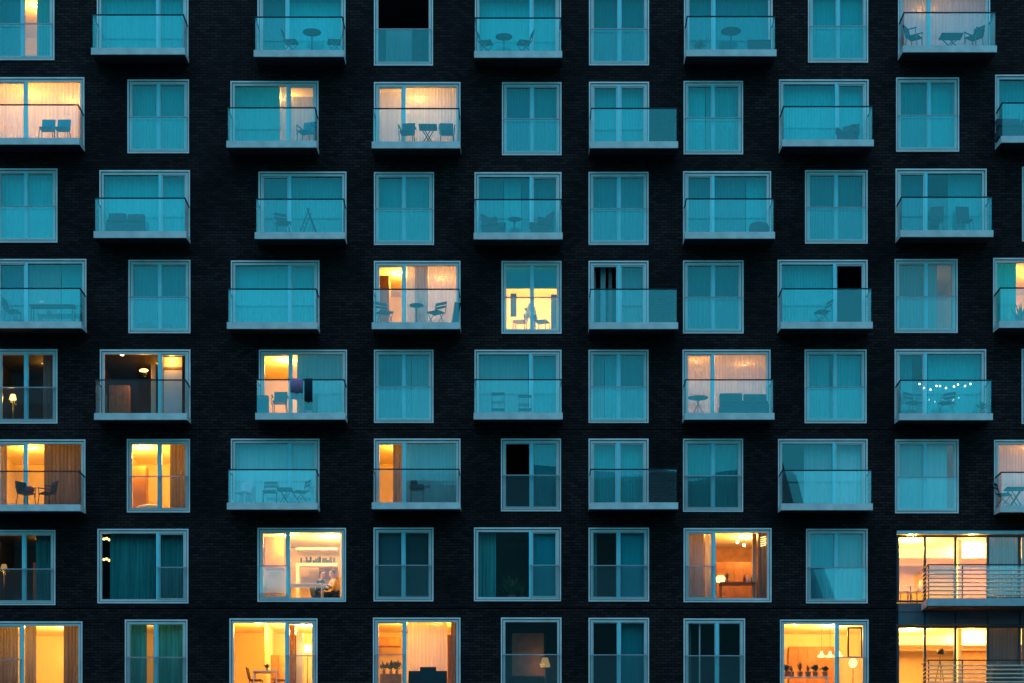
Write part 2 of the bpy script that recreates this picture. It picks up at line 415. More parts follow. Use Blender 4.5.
WARM = (1.0, .41, .045)
LK = .22
def lamp_light(parent, loc, power, col=WARM, rad=.09):
    if col is WARM: col = random.choice([WARM, (1, .46, .07), (1, .37, .035), (1, .50, .11)])
    l = bpy.data.lights.new('lamp_glow', 'POINT'); l.energy = power * LK; l.color = col; l.shadow_soft_size = rad
    o = bpy.data.objects.new('lamp_glow', l); COL.objects.link(o); o.parent = parent; o.location = loc
    return o
def ceiling_lamp(x, y, zc, power, label, mat='bulb', col=WARM):
    t = empty('ceiling_light', (x, y, zc), label, 'ceiling light', 'ceiling lights inside the rooms')
    m = MB(); m.lathe([(.085, -.0), (.085, -.035), (.07, -.04), (.07, -.045)], n=14, mat='white'); m.build('housing', parent=t)
    m = MB(); m.lathe([(.062, -.047), (.062, -.062), (.03, -.072)], n=14, mat=mat); m.build('lens', parent=t)
    if power: lamp_light(t, (0, 0, -.28), power, col)
    return t

# curtains ------------------------------------------------------------
LOOK = {'sheer': 'sheer white curtain glowing', 'teal': 'pale teal pleated curtain', 'teal2': 'deep teal pleated curtain', 'blue': 'plain blue curtain',
        'grey': 'grey net curtain', 'greyo': 'thick grey curtain', 'neutral': 'thick grey curtain', 'bluel': 'bright blue curtain', 'palec': 'pale off-white curtain', 'pinkg': 'rosy grey curtain', 'dim': 'brownish half drawn curtain', 'greent': 'dark green pleated curtain', 'green': 'dark green roller blind'}
def curtain(w, a, b, style, ztop, side):
    y = .34
    xa, xb = X(a, y), X(b, y)
    zt = ztop; zb = w['z0'] + .09
    m = MB(); n = max(6, int((xb - xa) / .013)); wl_ = random.uniform(.10, .14)
    amp = .006 if style == 'blue' else (random.uniform(.022, .03) if style in ('greent','dim') else random.uniform(.006, .013))
    ph = random.random() * 6
    rows = 3
    grid = []
    for j in range(rows + 1):
        z = zt + (zb - zt) * j / rows
        grid.append([m.bm.verts.new((xa + (xb-xa)*i/n, y + amp*(.6+.4*j/rows)*math.sin(6.283*(xa + (xb-xa)*i/n + .012*math.sin(i*.21+j))/wl_ + ph)
                    + .012*math.sin(i*.05+ph), z)) for i in range(n+1)])
    k = m.mi(style)
    for j in range(rows):
        for i in range(n):
            f = m.bm.faces.new((grid[j][i], grid[j][i+1], grid[j+1][i+1], grid[j+1][i])); f.smooth = True; f.material_index = k
    o = m.build('curtain', loc=((xa+xb)/2, y, zb))
    tag(o, f"{side}{LOOK[style]} in the {where(w)}", 'curtain', 'curtains behind the windows')
    return o
def blind(w, a, b, style, yb, side):
    y = .215
    m = MB(); xa, xb = X(a, y), X(b, y); zb = Z(yb, y)
    m.box(xa, xb, y, y+.004, zb, w['z1'] - .12, style)
    o = m.build('roller_blind', loc=((xa+xb)/2, y, zb))
    m = MB(); m.box(xa, xb, y-.01, y+.02, zb-.022, zb-.001, 'steel'); m.build('bottom_bar', parent=o, loc=((xa+xb)/2, y, zb))
    return tag(o, f"{side}{'dark green' if style == 'green' else 'blue'} roller blind in the {where(w)}", 'roller blind', 'roller blinds behind the windows')

# windows ---------------------------------------------------------------
def pane(x0, x1, z0, z1, y, parent):
    m = MB(); m.box(x0, x1, y, y+.012, z0, z1, 'pane')
    c = Vector(((x0+x1)/2, y, (z0+z1)/2))
    rt = Matrix.Rotation(R(random.gauss(0, .18)), 3, 'X') @ Matrix.Rotation(R(random.gauss(0, .15)), 3, 'Z')
    for v in m.bm.verts: v.co = c + rt @ (v.co - c)
    return m.build('pane', parent=parent, loc=c)
for w in rects:
    x0, x1, z0, z1, k, mu, op = w['x0'], w['x1'], w['z0'], w['z1'], w['k'], w['mu'], w['op']
    m = MB()
    m.ring(x0, x1, -.03, .10, z0, z1, .045, 'frame')                    # outer metal surround
    m.ring(x0+.045, x1-.045, .03, .10, z0+.045, z1-.045, .022, 'gap')   # shadow gap
    fw = .075
    ix0, ix1, iz0, iz1 = x0+.067, x1-.067, z0+.067, z1-.067
    m.ring(ix0, ix1, .005, .11, iz0, iz1, fw, 'sash')
    ix0 += fw; ix1 -= fw; iz0 += fw; iz1 -= fw
    fr = m.build('window', parent=building, loc=((x0+x1)/2, 0, z0))
    w['frame'] = fr
    spans = []
    if mu is None: spans = [(ix0, ix1)]
    else:
        xm = X(mu)
        mm = MB(); mm.box(xm-.05, xm+.05, .0, .112, iz0, iz1, 'mull'); mm.build('mullion', parent=fr, loc=(xm, 0, iz0))
        spans = [(ix0, xm-.05), (xm+.05, ix1)]
    w['spans'] = spans
    # opening sashes get their own thin frame (the narrower leaf of a wide window, both leaves of a narrow one)
    noglass = op.get('open', [])
    for i, (a, b) in enumerate(spans):
        narrow = (b - a) < 1.3
        if narrow and (len(spans) == 2) and k != 'X':
            s = MB(); s.ring(a+.003, b-.003, .03, .10, iz0+.003, iz1-.003, .038 if k != 'W' else .022, 'sash')
            s.build('sash', parent=fr, loc=((a+b)/2, .03, iz0))
            d = .038 if k != 'W' else .022
            if i not in noglass: pane(a+d+.005, b-d-.005, iz0+d+.005, iz1-d-.005, .07, fr)
        elif i not in noglass:
            pane(a+.002, b-.002, iz0+.002, iz1-.002, .07, fr)
    # french guard
    if k in 'WF':
        ga, gb = (x0+.06, x1-.06) if k == 'W' else ((spans[0][0]-.07, spans[0][1]+.05) if (mu - w['px0']) < 45 else (spans[1][0]-.05, spans[1][1]+.07))
        zr = z0 + 1.185
        g = MB(); g.box(ga, gb, -.075, -.063, z0+.10, zr-.012, 'guard'); g.build('guard_glass', parent=fr, loc=((ga+gb)/2, -.07, z0+.1))
        g = MB(); g.box(ga-.02, gb+.02, -.085, -.045, zr-.012, zr+.022, 'guardrail'); g.build('guard_rail', parent=fr, loc=((ga+gb)/2, -.07, zr))
    # room
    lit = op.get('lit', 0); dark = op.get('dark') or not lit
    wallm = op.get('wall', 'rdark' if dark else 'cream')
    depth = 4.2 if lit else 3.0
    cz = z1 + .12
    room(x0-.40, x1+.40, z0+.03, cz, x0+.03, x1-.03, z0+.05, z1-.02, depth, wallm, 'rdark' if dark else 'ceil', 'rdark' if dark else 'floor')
    w['ceil'] = cz; w['floor'] = z0+.03; w['depth'] = depth
    cur = op.get('cur', [])
    names = ['', '', '', '']
    if len(cur) == 2: names = ['left ', 'right ']
    if len(cur) == 4: names = ['outer left ', 'inner left ', 'middle ', 'right ']
    if len(cur) == 3: names = ['left ', 'middle ', 'right ']
    for i, c in enumerate(cur):
        zt = cz - .03 if len(c) < 4 else Z(c[3], .34)
        curtain(w, c[0], c[1], c[2], zt, names[i] if len(cur) > 1 else '')
    bl = op.get('blind', [])
    for i, c in enumerate(bl): blind(w, *c, (['left ', 'right '][i] if len(bl) == 2 else ''))
    if lit >= 40:
        n = 2 if lit > 100 else 1
        for i in range(n):
            lx = (x0+x1)/2 + (0 if n == 1 else (-.7 if i == 0 else .7)) + random.uniform(-.15, .15)
            ceiling_lamp(lx, REV + 1.5 + .5*i, cz, lit / n, f"{'left ' if n == 2 and i == 0 else 'right ' if n == 2 else ''}round ceiling spot in the {where(w)}")
    elif lit:
        ceiling_lamp((x0+x1)/2 + random.uniform(-.3, .3), REV + 1.9, cz, lit, f"dim round ceiling spot in the {where(w)}", 'flame')

# balconies ---------------------------------------------------------------
BD = .93
def balcony(w, x0, x1):
    z0 = w['z0']; zs0, zs1 = z0 - .100, z0 + .117
    m = MB()
    P = [Vector((x, y, z)) for x in (x0, x1) for (y, z) in ((-BD, zs0), (-BD, zs1), (-.031, zs1), (-.031, z0-.02), (-BD+.05, zs0))]
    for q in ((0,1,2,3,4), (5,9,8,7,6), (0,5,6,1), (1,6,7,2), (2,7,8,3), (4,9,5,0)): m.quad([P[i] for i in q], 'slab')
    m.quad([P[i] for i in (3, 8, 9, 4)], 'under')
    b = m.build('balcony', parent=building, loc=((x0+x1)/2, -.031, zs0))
    zr = zs1 + 1.09
    a, c = x0 + .045, x1 - .045; yf = -BD + .035
    g = MB(); g.box(a+.012, c-.012, yf, yf+.012, zs1+.004, zr-.014, 'guard'); g.build('front_glass', parent=b, loc=((a+c)/2, yf, zs1))
    for sx in (a, c-.012):
        g = MB(); g.box(sx, sx+.012, yf+.014, -.034, zs1+.004, zr-.014, 'guard'); g.build('side_glass', parent=b, loc=(sx, yf/2, zs1))
    h = MB(); h.box(a-.016, c+.016, yf-.012, yf+.028, zr-.012, zr+.026, 'rail')
    for sx in (a-.016, c-.024): h.box(sx, sx+.04, yf+.029, -.032, zr-.012, zr+.026, 'rail')
    h.build('handrail', parent=b, loc=((a+c)/2, yf, zr))
    w['bz'] = zs1
    return b
for w in rects:
    if w['k'] == 'B': balcony(w, w['x0'] - .01, w['x1'] + .02)
    if w['k'] == 'N': balcony(w, w['x0'] - .01, X(676))

# glazed corner (two lowest rows, right) -------------------------------------
posts = [898, 925, 955.5, 988, 1020, 1052, 1084, 1116, 1148, 1188]
zr6 = (Z(535), Z(602)); zr7 = (Z(626), Z(699.5))
cp = MB()
for (a, b) in zip(posts, posts[1:]):
    for (zt, zb) in ((Z(603), Z(624.5)), (Z(700), Z(703))):
        cp.box(X(a)+.02, X(b)-.02, .02, .08, zb, zt, 'panel')
cp.box(X(GX0)+.002, X(1189), .085, .16, Z(624.5), Z(603), 'gap')
sp = cp.build('spandrel', parent=building, loc=(X(1000), .02, Z(624)))
ln = MB(); ln.box(X(GX0)+.003, X(1189), -.05, .18, Z(534.3), Z(531), 'bar'); ln.build('lintel', parent=building, loc=(X(1000), 0, Z(534)))
for ri, (zt, zb) in enumerate((zr6, zr7)):
    for i, p in enumerate(posts):
        if p > 1189: continue
        wd = .04
        f = MB(); f.box(X(p)-wd, X(p)+wd, .0, .15, zb, zt-.001, 'post')
        po = f.build('window_post', parent=building, loc=(X(p), 0, zb))
        if i < len(posts)-1:
            q = posts[i+1]
            h = MB(); h.box(X(p)+wd+.002, X(q)-.042, .02, .14, zt-.06, zt-.002, 'post'); h.box(X(p)+wd+.002, X(q)-.042, .02, .14, zb+.002, zb+.06, 'post')
            h.build('transom', parent=po, loc=(X(p), 0, zb))
            pane(X(p)+wd+.004, X(q)-.044, zb+.062, zt-.062, .06, po)
room(X(GX0)+.002, X(1188), Z(603)+.01, Z(535)+.12, X(GX0)+.01, X(1187), Z(603)+.02, Z(535)+.02, 6.5, 'cream', 'ceil', 'floor', y0=.19)
room(X(GX0)+.002, X(1188), Z(704), Z(626)+.12, X(GX0)+.01, X(1187), Z(703), Z(626)+.02, 6.5, 'cream', 'ceil', 'floor', y0=.19)
for ri, cz in enumerate((Z(535)+.12, Z(626)+.12)):
    for i, (px, yy) in enumerate(((911, 1.6), (972, 2.6), (1040, 2.2))):
        ceiling_lamp(X(px, yy), yy, cz, 340, f"{['left','middle','right'][i]} round ceiling spot in the {['seventh','bottom'][ri]}-row glazed corner room")
# interior beams
for ri, cz in enumerate((Z(535)+.12, Z(626)+.12)):
    b = MB(); b.box(X(GX0)+.02, X(1187), 3.2, 3.5, cz-.32, cz-.002, 'ceil'); b.box(X(958, 1.6), X(962, 1.6), 1.6, 1.9, cz-2.4, cz-.002, 'ceil'); b.box(X(GX0)+.02, X(1187), 4.6, 4.9, cz-.32, cz-.002, 'ceil'); b.box(X(962, 5), X(1060, 5), 5.0, 5.2, cz-2.4, cz-.34, 'wood')
    b.build('ceiling_beam', parent=building, loc=(X(1000), 3.2, cz))
def steel_balcony(zs, label=None):
    x0, x1 = X(921), X(1189); m = MB()
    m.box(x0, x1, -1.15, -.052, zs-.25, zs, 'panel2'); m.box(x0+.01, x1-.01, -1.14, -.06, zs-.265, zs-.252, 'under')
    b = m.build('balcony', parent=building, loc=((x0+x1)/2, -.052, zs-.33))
    zr = zs + 1.10; yf = -1.12
    h = MB(); h.box(x0, x1, yf-.02, yf+.02, zr-.02, zr+.02, 'rail'); h.box(x0, x0+.04, yf+.021, -.055, zr-.02, zr+.02, 'rail'); h.build('handrail', parent=b, loc=((x0+x1)/2, yf, zr))
    for j in range(7):
        z = zs + .12 + j*.135
        g = MB(); g.tube((x0+.02, yf, z), (x1-.02, yf, z), .021, n=8, mat='bar2'); g.tube((x0+.02, yf+.02, z), (x0+.02, -.055, z), .016, n=8, mat='bar2')
        g.build('rail_bar', parent=b, loc=((x0+x1)/2, yf, z))
    for p in (921.7, 955, 1020, 1088, 1154, 1188):
        g = MB(); g.box(X(p), X(p)+.035, yf-.025+.045, yf+.06, zs+.001, zr-.021, 'post'); g.build('baluster', parent=b, loc=(X(p), yf, zs))
    g = MB(); g.box(x0+.06, x1-.06, yf+.065, yf+.075, zs+.05, zr-.03, 'guard'); g.build('front_glass', parent=b, loc=((x0+x1)/2, yf, zs))
    return b
ZS6, ZS7 = Z(603.5), Z(697.5)
steel_balcony(ZS6); steel_balcony(ZS7)
for (pa, pb, ri) in ((988.5, 1019, 6), (989, 1019.5, 7), (1021.5, 1051, 6), (1021.5, 1051, 7)):
    w = dict(n=1, r=ri, z0=(zr6 if ri == 6 else zr7)[1], z1=0)
    o = curtain(w, pa, pb, 'neutral', (zr6 if ri == 6 else zr7)[0] + .05, '')
    o['label'] = f"grey curtain across the {'fourth' if pa < 1000 else 'fifth'} pane of the {ROW[ri]}-row glazed corner"

# ------------------------------------------------------------------ furniture
def chair(loc, rz, label, kind='fold', seat='navy', leg='steel', group='balcony chairs'):
    if not label.startswith('chair under'): rz = -rz
    t = empty('chair', loc, label, 'chair', group, rz)
    W2, SH = .22, .43
    m = MB(); m.box(-W2, W2, -.21, .21, SH, SH+.035, seat); m.build('seat', parent=t, bevel=.01)
    m = MB()
    rt = Matrix.Rotation(R(-12), 3, 'X')
    if kind == 'fold':
        m.box(-W2, W2, .20, .225, SH+.22, SH+.30, seat, rt, Vector((0,.2,SH))); m.box(-W2, W2, .20, .225, SH+.34, SH+.44, seat, rt, Vector((0,.2,SH)))
        for s in (-1, 1): m.box(s*W2-.012, s*W2+.012, .198, .222, SH, SH+.43, leg, rt, Vector((0,.2,SH)))
    else:
        m.box(-W2, W2, .19, .22, SH+.05, SH+(.62 if kind == 'high' else .46), seat, rt, Vector((0,.2,SH)))
    m.build('backrest', parent=t, bevel=.008)
    for sx in (-1, 1):
        for sy in (-1, 1):
            m = MB()
            if kind == 'fold': m.tube((sx*W2, sy*.22, 0), (sx*W2, -sy*.15, SH), .013, n=6, mat=leg)
            else: m.tube((sx*(W2+.02), sy*.22, 0), (sx*(W2-.02), sy*.18, SH), .015, n=6, mat=leg)
            m.build('leg', parent=t)
    if kind in ('arm',):
        for sx in (-1, 1):
            m = MB(); m.box(sx*(W2+.03)-.02, sx*(W2+.03)+.02, -.2, .24, SH+.21, SH+.235, seat); m.tube((sx*(W2+.03), -.17, SH-.1), (sx*(W2+.03), -.17, SH+.21), .013, n=6, mat=leg)
            m.build('armrest', parent=t)
    return t
def easy_chair(loc, rz, label, mat='wicker', group='balcony chairs', w=.29, tall=.0):
    loc = (loc[0], loc[1] + (.05 if loc[1] < 0 else 0), loc[2])
    t = empty('armchair', loc, label, 'armchair', group, -rz)
    m = MB(); m.box(-w, w, -.27, .25, .06, .32, mat); m.build('base', parent=t, bevel=.03)
    m = MB(); m.box(-w+.06, w-.06, -.25, .17, .325, .42, mat); m.build('cushion', parent=t, bevel=.03)
    m = MB(); m.box(-w, w,   .19, .27, .32, .78+tall, mat, Matrix.Rotation(R(-14), 3, 'X'), Vector((0, .23, .32))); m.build('backrest', parent=t, bevel=.03)
    for s in (-1, 1):
        m = MB(); m.box(s*w-.05, s*w+.05, -.27, .2, .325, .56, mat); m.build('armrest', parent=t, bevel=.025)
    for sx in (-1, 1):
        for sy in (-1, 1):
            m = MB(); m.tube((sx*(w-.05), sy*.22, 0), (sx*(w-.05), sy*.22, .06), .02, n=6, mat='steel'); m.build('leg', parent=t)
    return t
def sofa(loc, rz, label, L=.75, mat='wicker', backs=2):
    t = empty('sofa', loc, label, 'sofa', None, rz)
    m = MB(); m.box(-L, L, -.32, .30, .04, .34, mat); m.build('base', parent=t, bevel=.03)
    for i in range(backs):
        a = -L + i*2*L/backs
        m = MB(); m.box(a+.02, a+2*L/backs-.02, .10, .28, .36, .80-.03*i, mat, Matrix.Rotation(R(-10), 3, 'X')); m.build('back_cushion', parent=t, bevel=.05)
        m = MB(); m.box(a+.02, a+2*L/backs-.02, -.31, .08, .345, .44, 'navy'); m.build('seat_cushion', parent=t, bevel=.03)
    return t
def round_table(loc, label, r=.32, h=.72, mat='navy', kind='pole', group='balcony tables'):
    t = empty('round_table', loc, label, 'table', group)
    m = MB(); m.lathe([(r, h-.025), (r+.005, h-.012), (r, h)], n=24, mat=mat); m.build('tabletop', parent=t)
    if kind == 'pole':
        m = MB(); m.tube((0,0,.03), (0,0,h-.026), .022, mat='steel'); m.build('stem', parent=t)
        m = MB(); m.lathe([(r*.6, 0), (r*.6, .015), (.05, .03)], n=16, mat='steel'); m.build('foot', parent=t)
    else:
        for i in range(3):
            a = i*2.09+.4; m = MB(); m.tube((r*.75*math.cos(a), r*.75*math.sin(a), 0), (-r*.3*math.cos(a), -r*.3*math.sin(a), h-.027), .013, n=6, mat='steel'); m.build('leg', parent=t)
    return t
def cross_table(loc, label, w=.34, h=.62, mat='navy', group='balcony tables'):
    t = empty('folding_table', loc, label, 'table', group)
    m = MB(); m.box(-w, w, -.25, .25, h-.05, h, mat); m.build('tabletop', parent=t, bevel=.008)
    for sy in (-1, 1):
        for sx in (-1, 1):
            m = MB(); m.tube((sx*w*.62, sy*.2+sx*.02, 0), (-sx*w*.62, sy*.2+sx*.02, h-.051), .018, n=6, mat='wicker'); m.build('leg', parent=t)
    return t
def plant(loc, label, h=.5, pot=.11, spiky=False, group='potted plants', n=60):
    t = empty('potted_plant', loc, label, 'potted plant', group)
    m = MB(); m.lathe([(pot*.7, 0), (pot, pot*1.6), (pot*1.05, pot*1.7), (pot*.9, pot*1.7)], n=14, mat='terracotta'); m.build('pot', parent=t)
    m = MB(); k = m.mi('leaf')
    for i in range(n):
        a = random.random()*6.28; el = random.uniform(.5, 1.45) if not spiky else random.uniform(1.0, 1.5)
        L = h*random.uniform(.5, 1); d = Vector((math.cos(a)*math.cos(el), math.sin(a)*math.cos(el), math.sin(el)))
        s = d.cross(Vector((0,0,1))).normalized()*(.018 if spiky else .035)
        b = Vector((0,0,pot*1.6)) + (Vector((0,0,0)) if spiky else d*L*.4)
        p1 = b + d*L*.3 + s; p2 = b + d*L*.3 - s; p3 = b + d*L*.65 + Vector((0,0,-.05*L))
        f = m.bm.faces.new([m.bm.verts.new(b), m.bm.verts.new(p1), m.bm.verts.new(p3), m.bm.verts.new(p2)]); f.material_index = k
        if not spiky:
            f = m.bm.faces.new([m.bm.verts.new(q) for q in (Vector((0,0,pot*1.5)), Vector((.006,0,pot*1.5)), b)]); f.material_index = k
    m.build('foliage', parent=t)
    return t
def bal(w, px, y=-.48): return (X(px, y), y, w['bz'])

# top row
w = win(0, 3)
chair(bal(w, 291), R(-80), 'dark folding chair left of the round table, top-row balcony third from left')
round_table(bal(w, 312), 'round table between two chairs on the third top-row balcony from left', .30, .78)
chair(bal(w, 334), R(80), 'low dark chair right of the round table, top-row balcony third from left')
w = win(0, 5)
round_table(bal(w, 504), 'dark round table on the middle top-row balcony', .28, .66)
chair(bal(w, 486), R(-75), 'low slatted chair left of the table on the middle top-row balcony')
chair(bal(w, 524), R(75), 'low slatted chair right of the table on the middle top-row balcony')
w = win(0, 7)
round_table(bal(w, 731), 'round dark table with pale drum base on the seventh top-row balcony', .33, .80, 'navy')
plant(bal(w, 699), 'small potted plant on the balcony left of the drum table, top row', .38, .09)
m = MB(); m.box(-.36, .36, -.18, .18, 0, .40, 'wicker'); b_ = m.build('storage_box', bevel=.01); b_.location = bal(w, 759)
tag(b_, 'low grey storage box right of the round table, top-row balcony', 'storage box')
m = MB(); m.box(-.37, .37, -.19, .19, .401, .43, 'navy'); m.build('lid', parent=b_)
bpy.data.objects[-1] if False else None
w = win(0, 9)
chair(bal(w, 914), R(-55), 'metal armchair at left end of the pink-lit top-row balcony', 'arm')
cross_table((X(951, -.5), -.5, w['bz']), 'dark table between two armchairs on the pink-lit top-row balcony', .36, .50)
chair(bal(w, 974), R(50), 'metal armchair right of the table on the pink-lit top-row balcony', 'arm')
w = win(0, 4)
# second row
w = win(1, 1)
chair(bal(w, 47), 0, 'left of two teal chairs on the glowing second-row balcony at far left', 'solid', 'tealc')
chair(bal(w, 62.5), 0, 'right of two teal chairs on the glowing second-row balcony at far left', 'solid', 'tealc')
w = win(1, 3)
chair(bal(w, 306), R(20), 'teal shell chair on the second-row balcony with one lit pane', 'arm', 'tealc')
w = win(1, 4)
chair(bal(w, 407), R(8), 'grey armchair left of the cross-legged table, second-row lit balcony', 'arm', 'wicker')
cross_table(bal(w, 428), 'grey cross-legged folding table between two armchairs, second-row lit balcony', .30, .66, 'wicker')
chair(bal(w, 447), R(-4), 'grey armchair right of the cross-legged table, second-row lit balcony', 'arm', 'wicker')
w = win(1, 8)
easy_chair(bal(w, 848), R(30), 'rounded lounge chair on the second-row balcony, eighth window from left', 'wicker')
w = win(1, 10)
sofa(bal(w, 1022), 0, 'grey balcony sofa at far right of the second row', .85)
# third row
w = win(2, 2)
sofa(bal(w, 126), 0, 'grey two-cushion sofa on the third-row balcony near the left', .62)
w = win(2, 3)
chair(bal(w, 283), R(-25), 'folding chair left of the drying rack, third-row balcony')
t = empty('drying_rack', bal(w, 309), 'collapsed drying rack standing on the third-row balcony, third from left', 'drying rack')
for s in (-1, 1):
    m = MB()
    for yy in (-.25, .25): m.tube((s*.30, yy, 0), (-s*.04, yy, .86), .02, n=6, mat='navy')
    for i in range(5): m.tube((s*(.30-.06*i), -.25, .15*i+.02), (s*(.30-.06*i), .25, .15*i+.02), .008, n=5, mat='steel')
    m.build('side_frame', parent=t)
w = win(2, 5)
easy_chair(bal(w, 494), R(-62), 'grey wicker armchair left of the small table, middle third-row balcony')
round_table(bal(w, 514.5), 'small round stool table between wicker armchairs, middle third-row balcony', .22, .60, 'wicker', 'legs')
easy_chair(bal(w, 541), R(62), 'grey wicker armchair right of the small table, middle third-row balcony', tall=.08)
w = win(2, 7)
m = MB(); m.lathe([(.26, 0), (.33, .10), (.34, .25), (.30, .38), (.15, .44)], n=20, mat='wicker'); p_ = m.build('pouf'); p_.location = bal(w, 759)
tag(p_, 'round woven pouf at right end of the third-row balcony, seventh window', 'pouf')
w = win(2, 9)
chair(bal(w, 936), R(18), 'left high-backed dark chair on the third-row balcony at right', 'high')
chair(bal(w, 965), R(-5), 'right high-backed dark chair on the third-row balcony at right', 'high')
# fourth row
w = win(3, 1)
t = empty('long_table', bal(w, 53), 'long pale table on the fourth-row balcony at far left', 'table')
m = MB(); m.box(-.75, .75, -.22, .22, .60, .64, 'wicker'); m.build('tabletop', parent=t, bevel=.01)
for sx in (-.68, .68):
    for sy in (-.18, .18): m = MB(); m.tube((sx, sy, 0), (sx, sy, .60), .02, n=6, mat='wicker'); m.build('leg', parent=t)
m = MB(); m.lathe([(.07, 0), (.09, .10), (.08, .16), (.05, .17)], n=14, mat='white'); v_ = m.build('flower_pot'); v_.location = (X(42, -.45), -.45, w['bz'] + .64)
tag(v_, 'small white pot standing on the long pale balcony table', 'pot')
chair((X(13, -.48), -.48, w['bz']), R(-80), 'dark chair left of the long pale table, fourth-row balcony', 'solid')
w = win(3, 2)
m = MB(); zf = w['z0']+.06
m.blob((X(147,.27), .27, zf+.20), (.42, .06, .22), 3, .05, 'navy'); m.blob((X(166,.27), .27, zf+.16), (.22, .06, .20), 3, .05, 'navy')
o = m.build('bed_bolster', loc=(X(155, .27), .27, zf)); tag(o, 'dark bunched bedding against the fourth-row window, second from left', 'bedding')
w = win(3, 4)
chair(bal(w, 385), R(-30), 'dark folding chair left of the round bistro table, fourth-row lit balcony')
round_table(bal(w, 416.5), 'round bistro table between folding chairs on the fourth-row lit balcony', .23, .70)
chair(bal(w, 436), R(35), 'dark folding chair right of the bistro table, fourth-row lit balcony')
m = MB(); m.box(-.10, .10, -.04, .04, 0, .78, 'wicker', Matrix.Rotation(R(8), 3, 'Y')); b_ = m.build('folded_lounger'); b_.location = bal(w, 456, ) ; tag(b_, 'folded grey lounger leaning at right end of the fourth-row lit balcony', 'folded lounger')
w = win(3, 8)
chair(bal(w, 822), R(70), 'dark folding chair on the fourth-row balcony beside the black open door')
# fifth row
w = win(4, 3)
chair(bal(w, 280), R(0), 'small dark stool chair before the bright yellow door, fifth-row balcony', 'arm', 'black', 'black')
m = MB(); m.box(-.17, .17, -.14, .14, 0, .62, 'blue'); b_ = m.build('storage_cabinet', bevel=.02); b_.location = bal(w, 263.5); tag(b_, 'blue-grey cabinet at left end of the fifth-row balcony', 'cabinet')
m = MB(); m.box(-.175, .175, -.145, .145, .623, .65, 'navy'); m.build('lid', parent=b_)
def hung(px0, px1, zlow, mat, label, w, name='hanging_cloth', dz=0):
    m = MB(); xa, xb = X(px0, -.86), X(px1, -.86); n = 14; zt = w['bz'] + 1.09 + .035 + dz
    prof = [(-.86, zlow), (-.858, zt-.04), (-.875, zt), (-.905, zt+.012), (-.935, zt), (-.952, zt-.05), (-.955, zt-(.45 if mat == 'pink' else .75))]
    g = [[m.bm.verts.new((xa + (xb-xa)*i/n, y + .010*math.sin(i*1.3+j*.3) * (1 if j != 3 else .2), z + (.02*math.sin(i*.7) if j in (0, 6) else 0))) for i in range(n+1)] for j, (y, z) in enumerate(prof)]
    k = m.mi(mat)
    for j in range(len(prof)-1):
        for i in range(n): f = m.bm.faces.new((g[j][i], g[j][i+1], g[j+1][i+1], g[j+1][i])); f.smooth = True; f.material_index = k
    o = m.build(name, loc=((xa+xb)/2, -.9, zt)); s_ = o.modifiers.new('thick', 'SOLIDIFY'); s_.thickness = .008
    return tag(o, label, 'laundry', 'laundry hung over the balcony rail')
hung(290.5, 303, w['bz']+.45, 'pink', 'pink cloth hung over the fifth-row balcony rail', w)
hung(304.5, 312.5, w['bz']+.10, 'navy', 'dark grey cloth hung over the rail beside the pink cloth', w)
w = win(4, 5)
def shelf_stool(px, label, h=.66):
    t = empty('plant_stand', bal(w, px), label, 'stand', 'tall stands on the fifth-row balcony')
    for z in (.22, h): m = MB(); m.box(-.22, .22, -.15, .15, z-.025, z, 'wicker'); m.build('shelf', parent=t)
    for sx in (-.2, .2):
        for sy in (-.13, .13): m = MB(); m.tube((sx, sy, 0), (sx, sy, h-.026 if abs(h) else 0), .012, n=6, mat='steel'); m.build('leg', parent=t)
shelf_stool(498, 'left slim stand on the middle fifth-row balcony', .74); shelf_stool(525, 'right slim stand on the middle fifth-row balcony', .66)
w = win(4, 7)
round_table(bal(w, 698), 'round teal table at left of the pink-lit fifth-row balcony', .33, .62, 'tealc', 'legs')
sofa(bal(w, 743.5), 0, 'dark two-cushion sofa on the pink-lit fifth-row balcony', .80, 'navy')
w = win(4, 9)
t = empty('string_lights', (X(942, -.86), -.86, w['bz']+1.05), 'string of white bulbs along the fifth-row balcony rail', 'string lights')
pts = [(919.5,384), (924,388), (930.5,389.6), (936.5,386), (940,386), (946,388), (954,386.5), (958,384.6), (965,386), (970.5,384)]
m = MB(); P3 = [Vector((X(a,-.84), -.84, Z(b,-.84))) - Vector(t.location) for a, b in pts]
for a, b in zip(P3, P3[1:]): m.tube(a, b, .006, n=5, mat='black')
m.build('cord', parent=t)
for p in P3: m = MB(); m.blob(p, (.028,)*3, 2, 0, 'bulbw'); m.build('bulb', parent=t)
chair(bal(w, 914), R(-35), 'left dark chair on the fifth-row balcony with string lights')
chair(bal(w, 946), R(35), 'middle dark chair on the fifth-row balcony with string lights')
plant(bal(w, 982), 'potted plant at right end of the balcony with string lights', .35, .12)
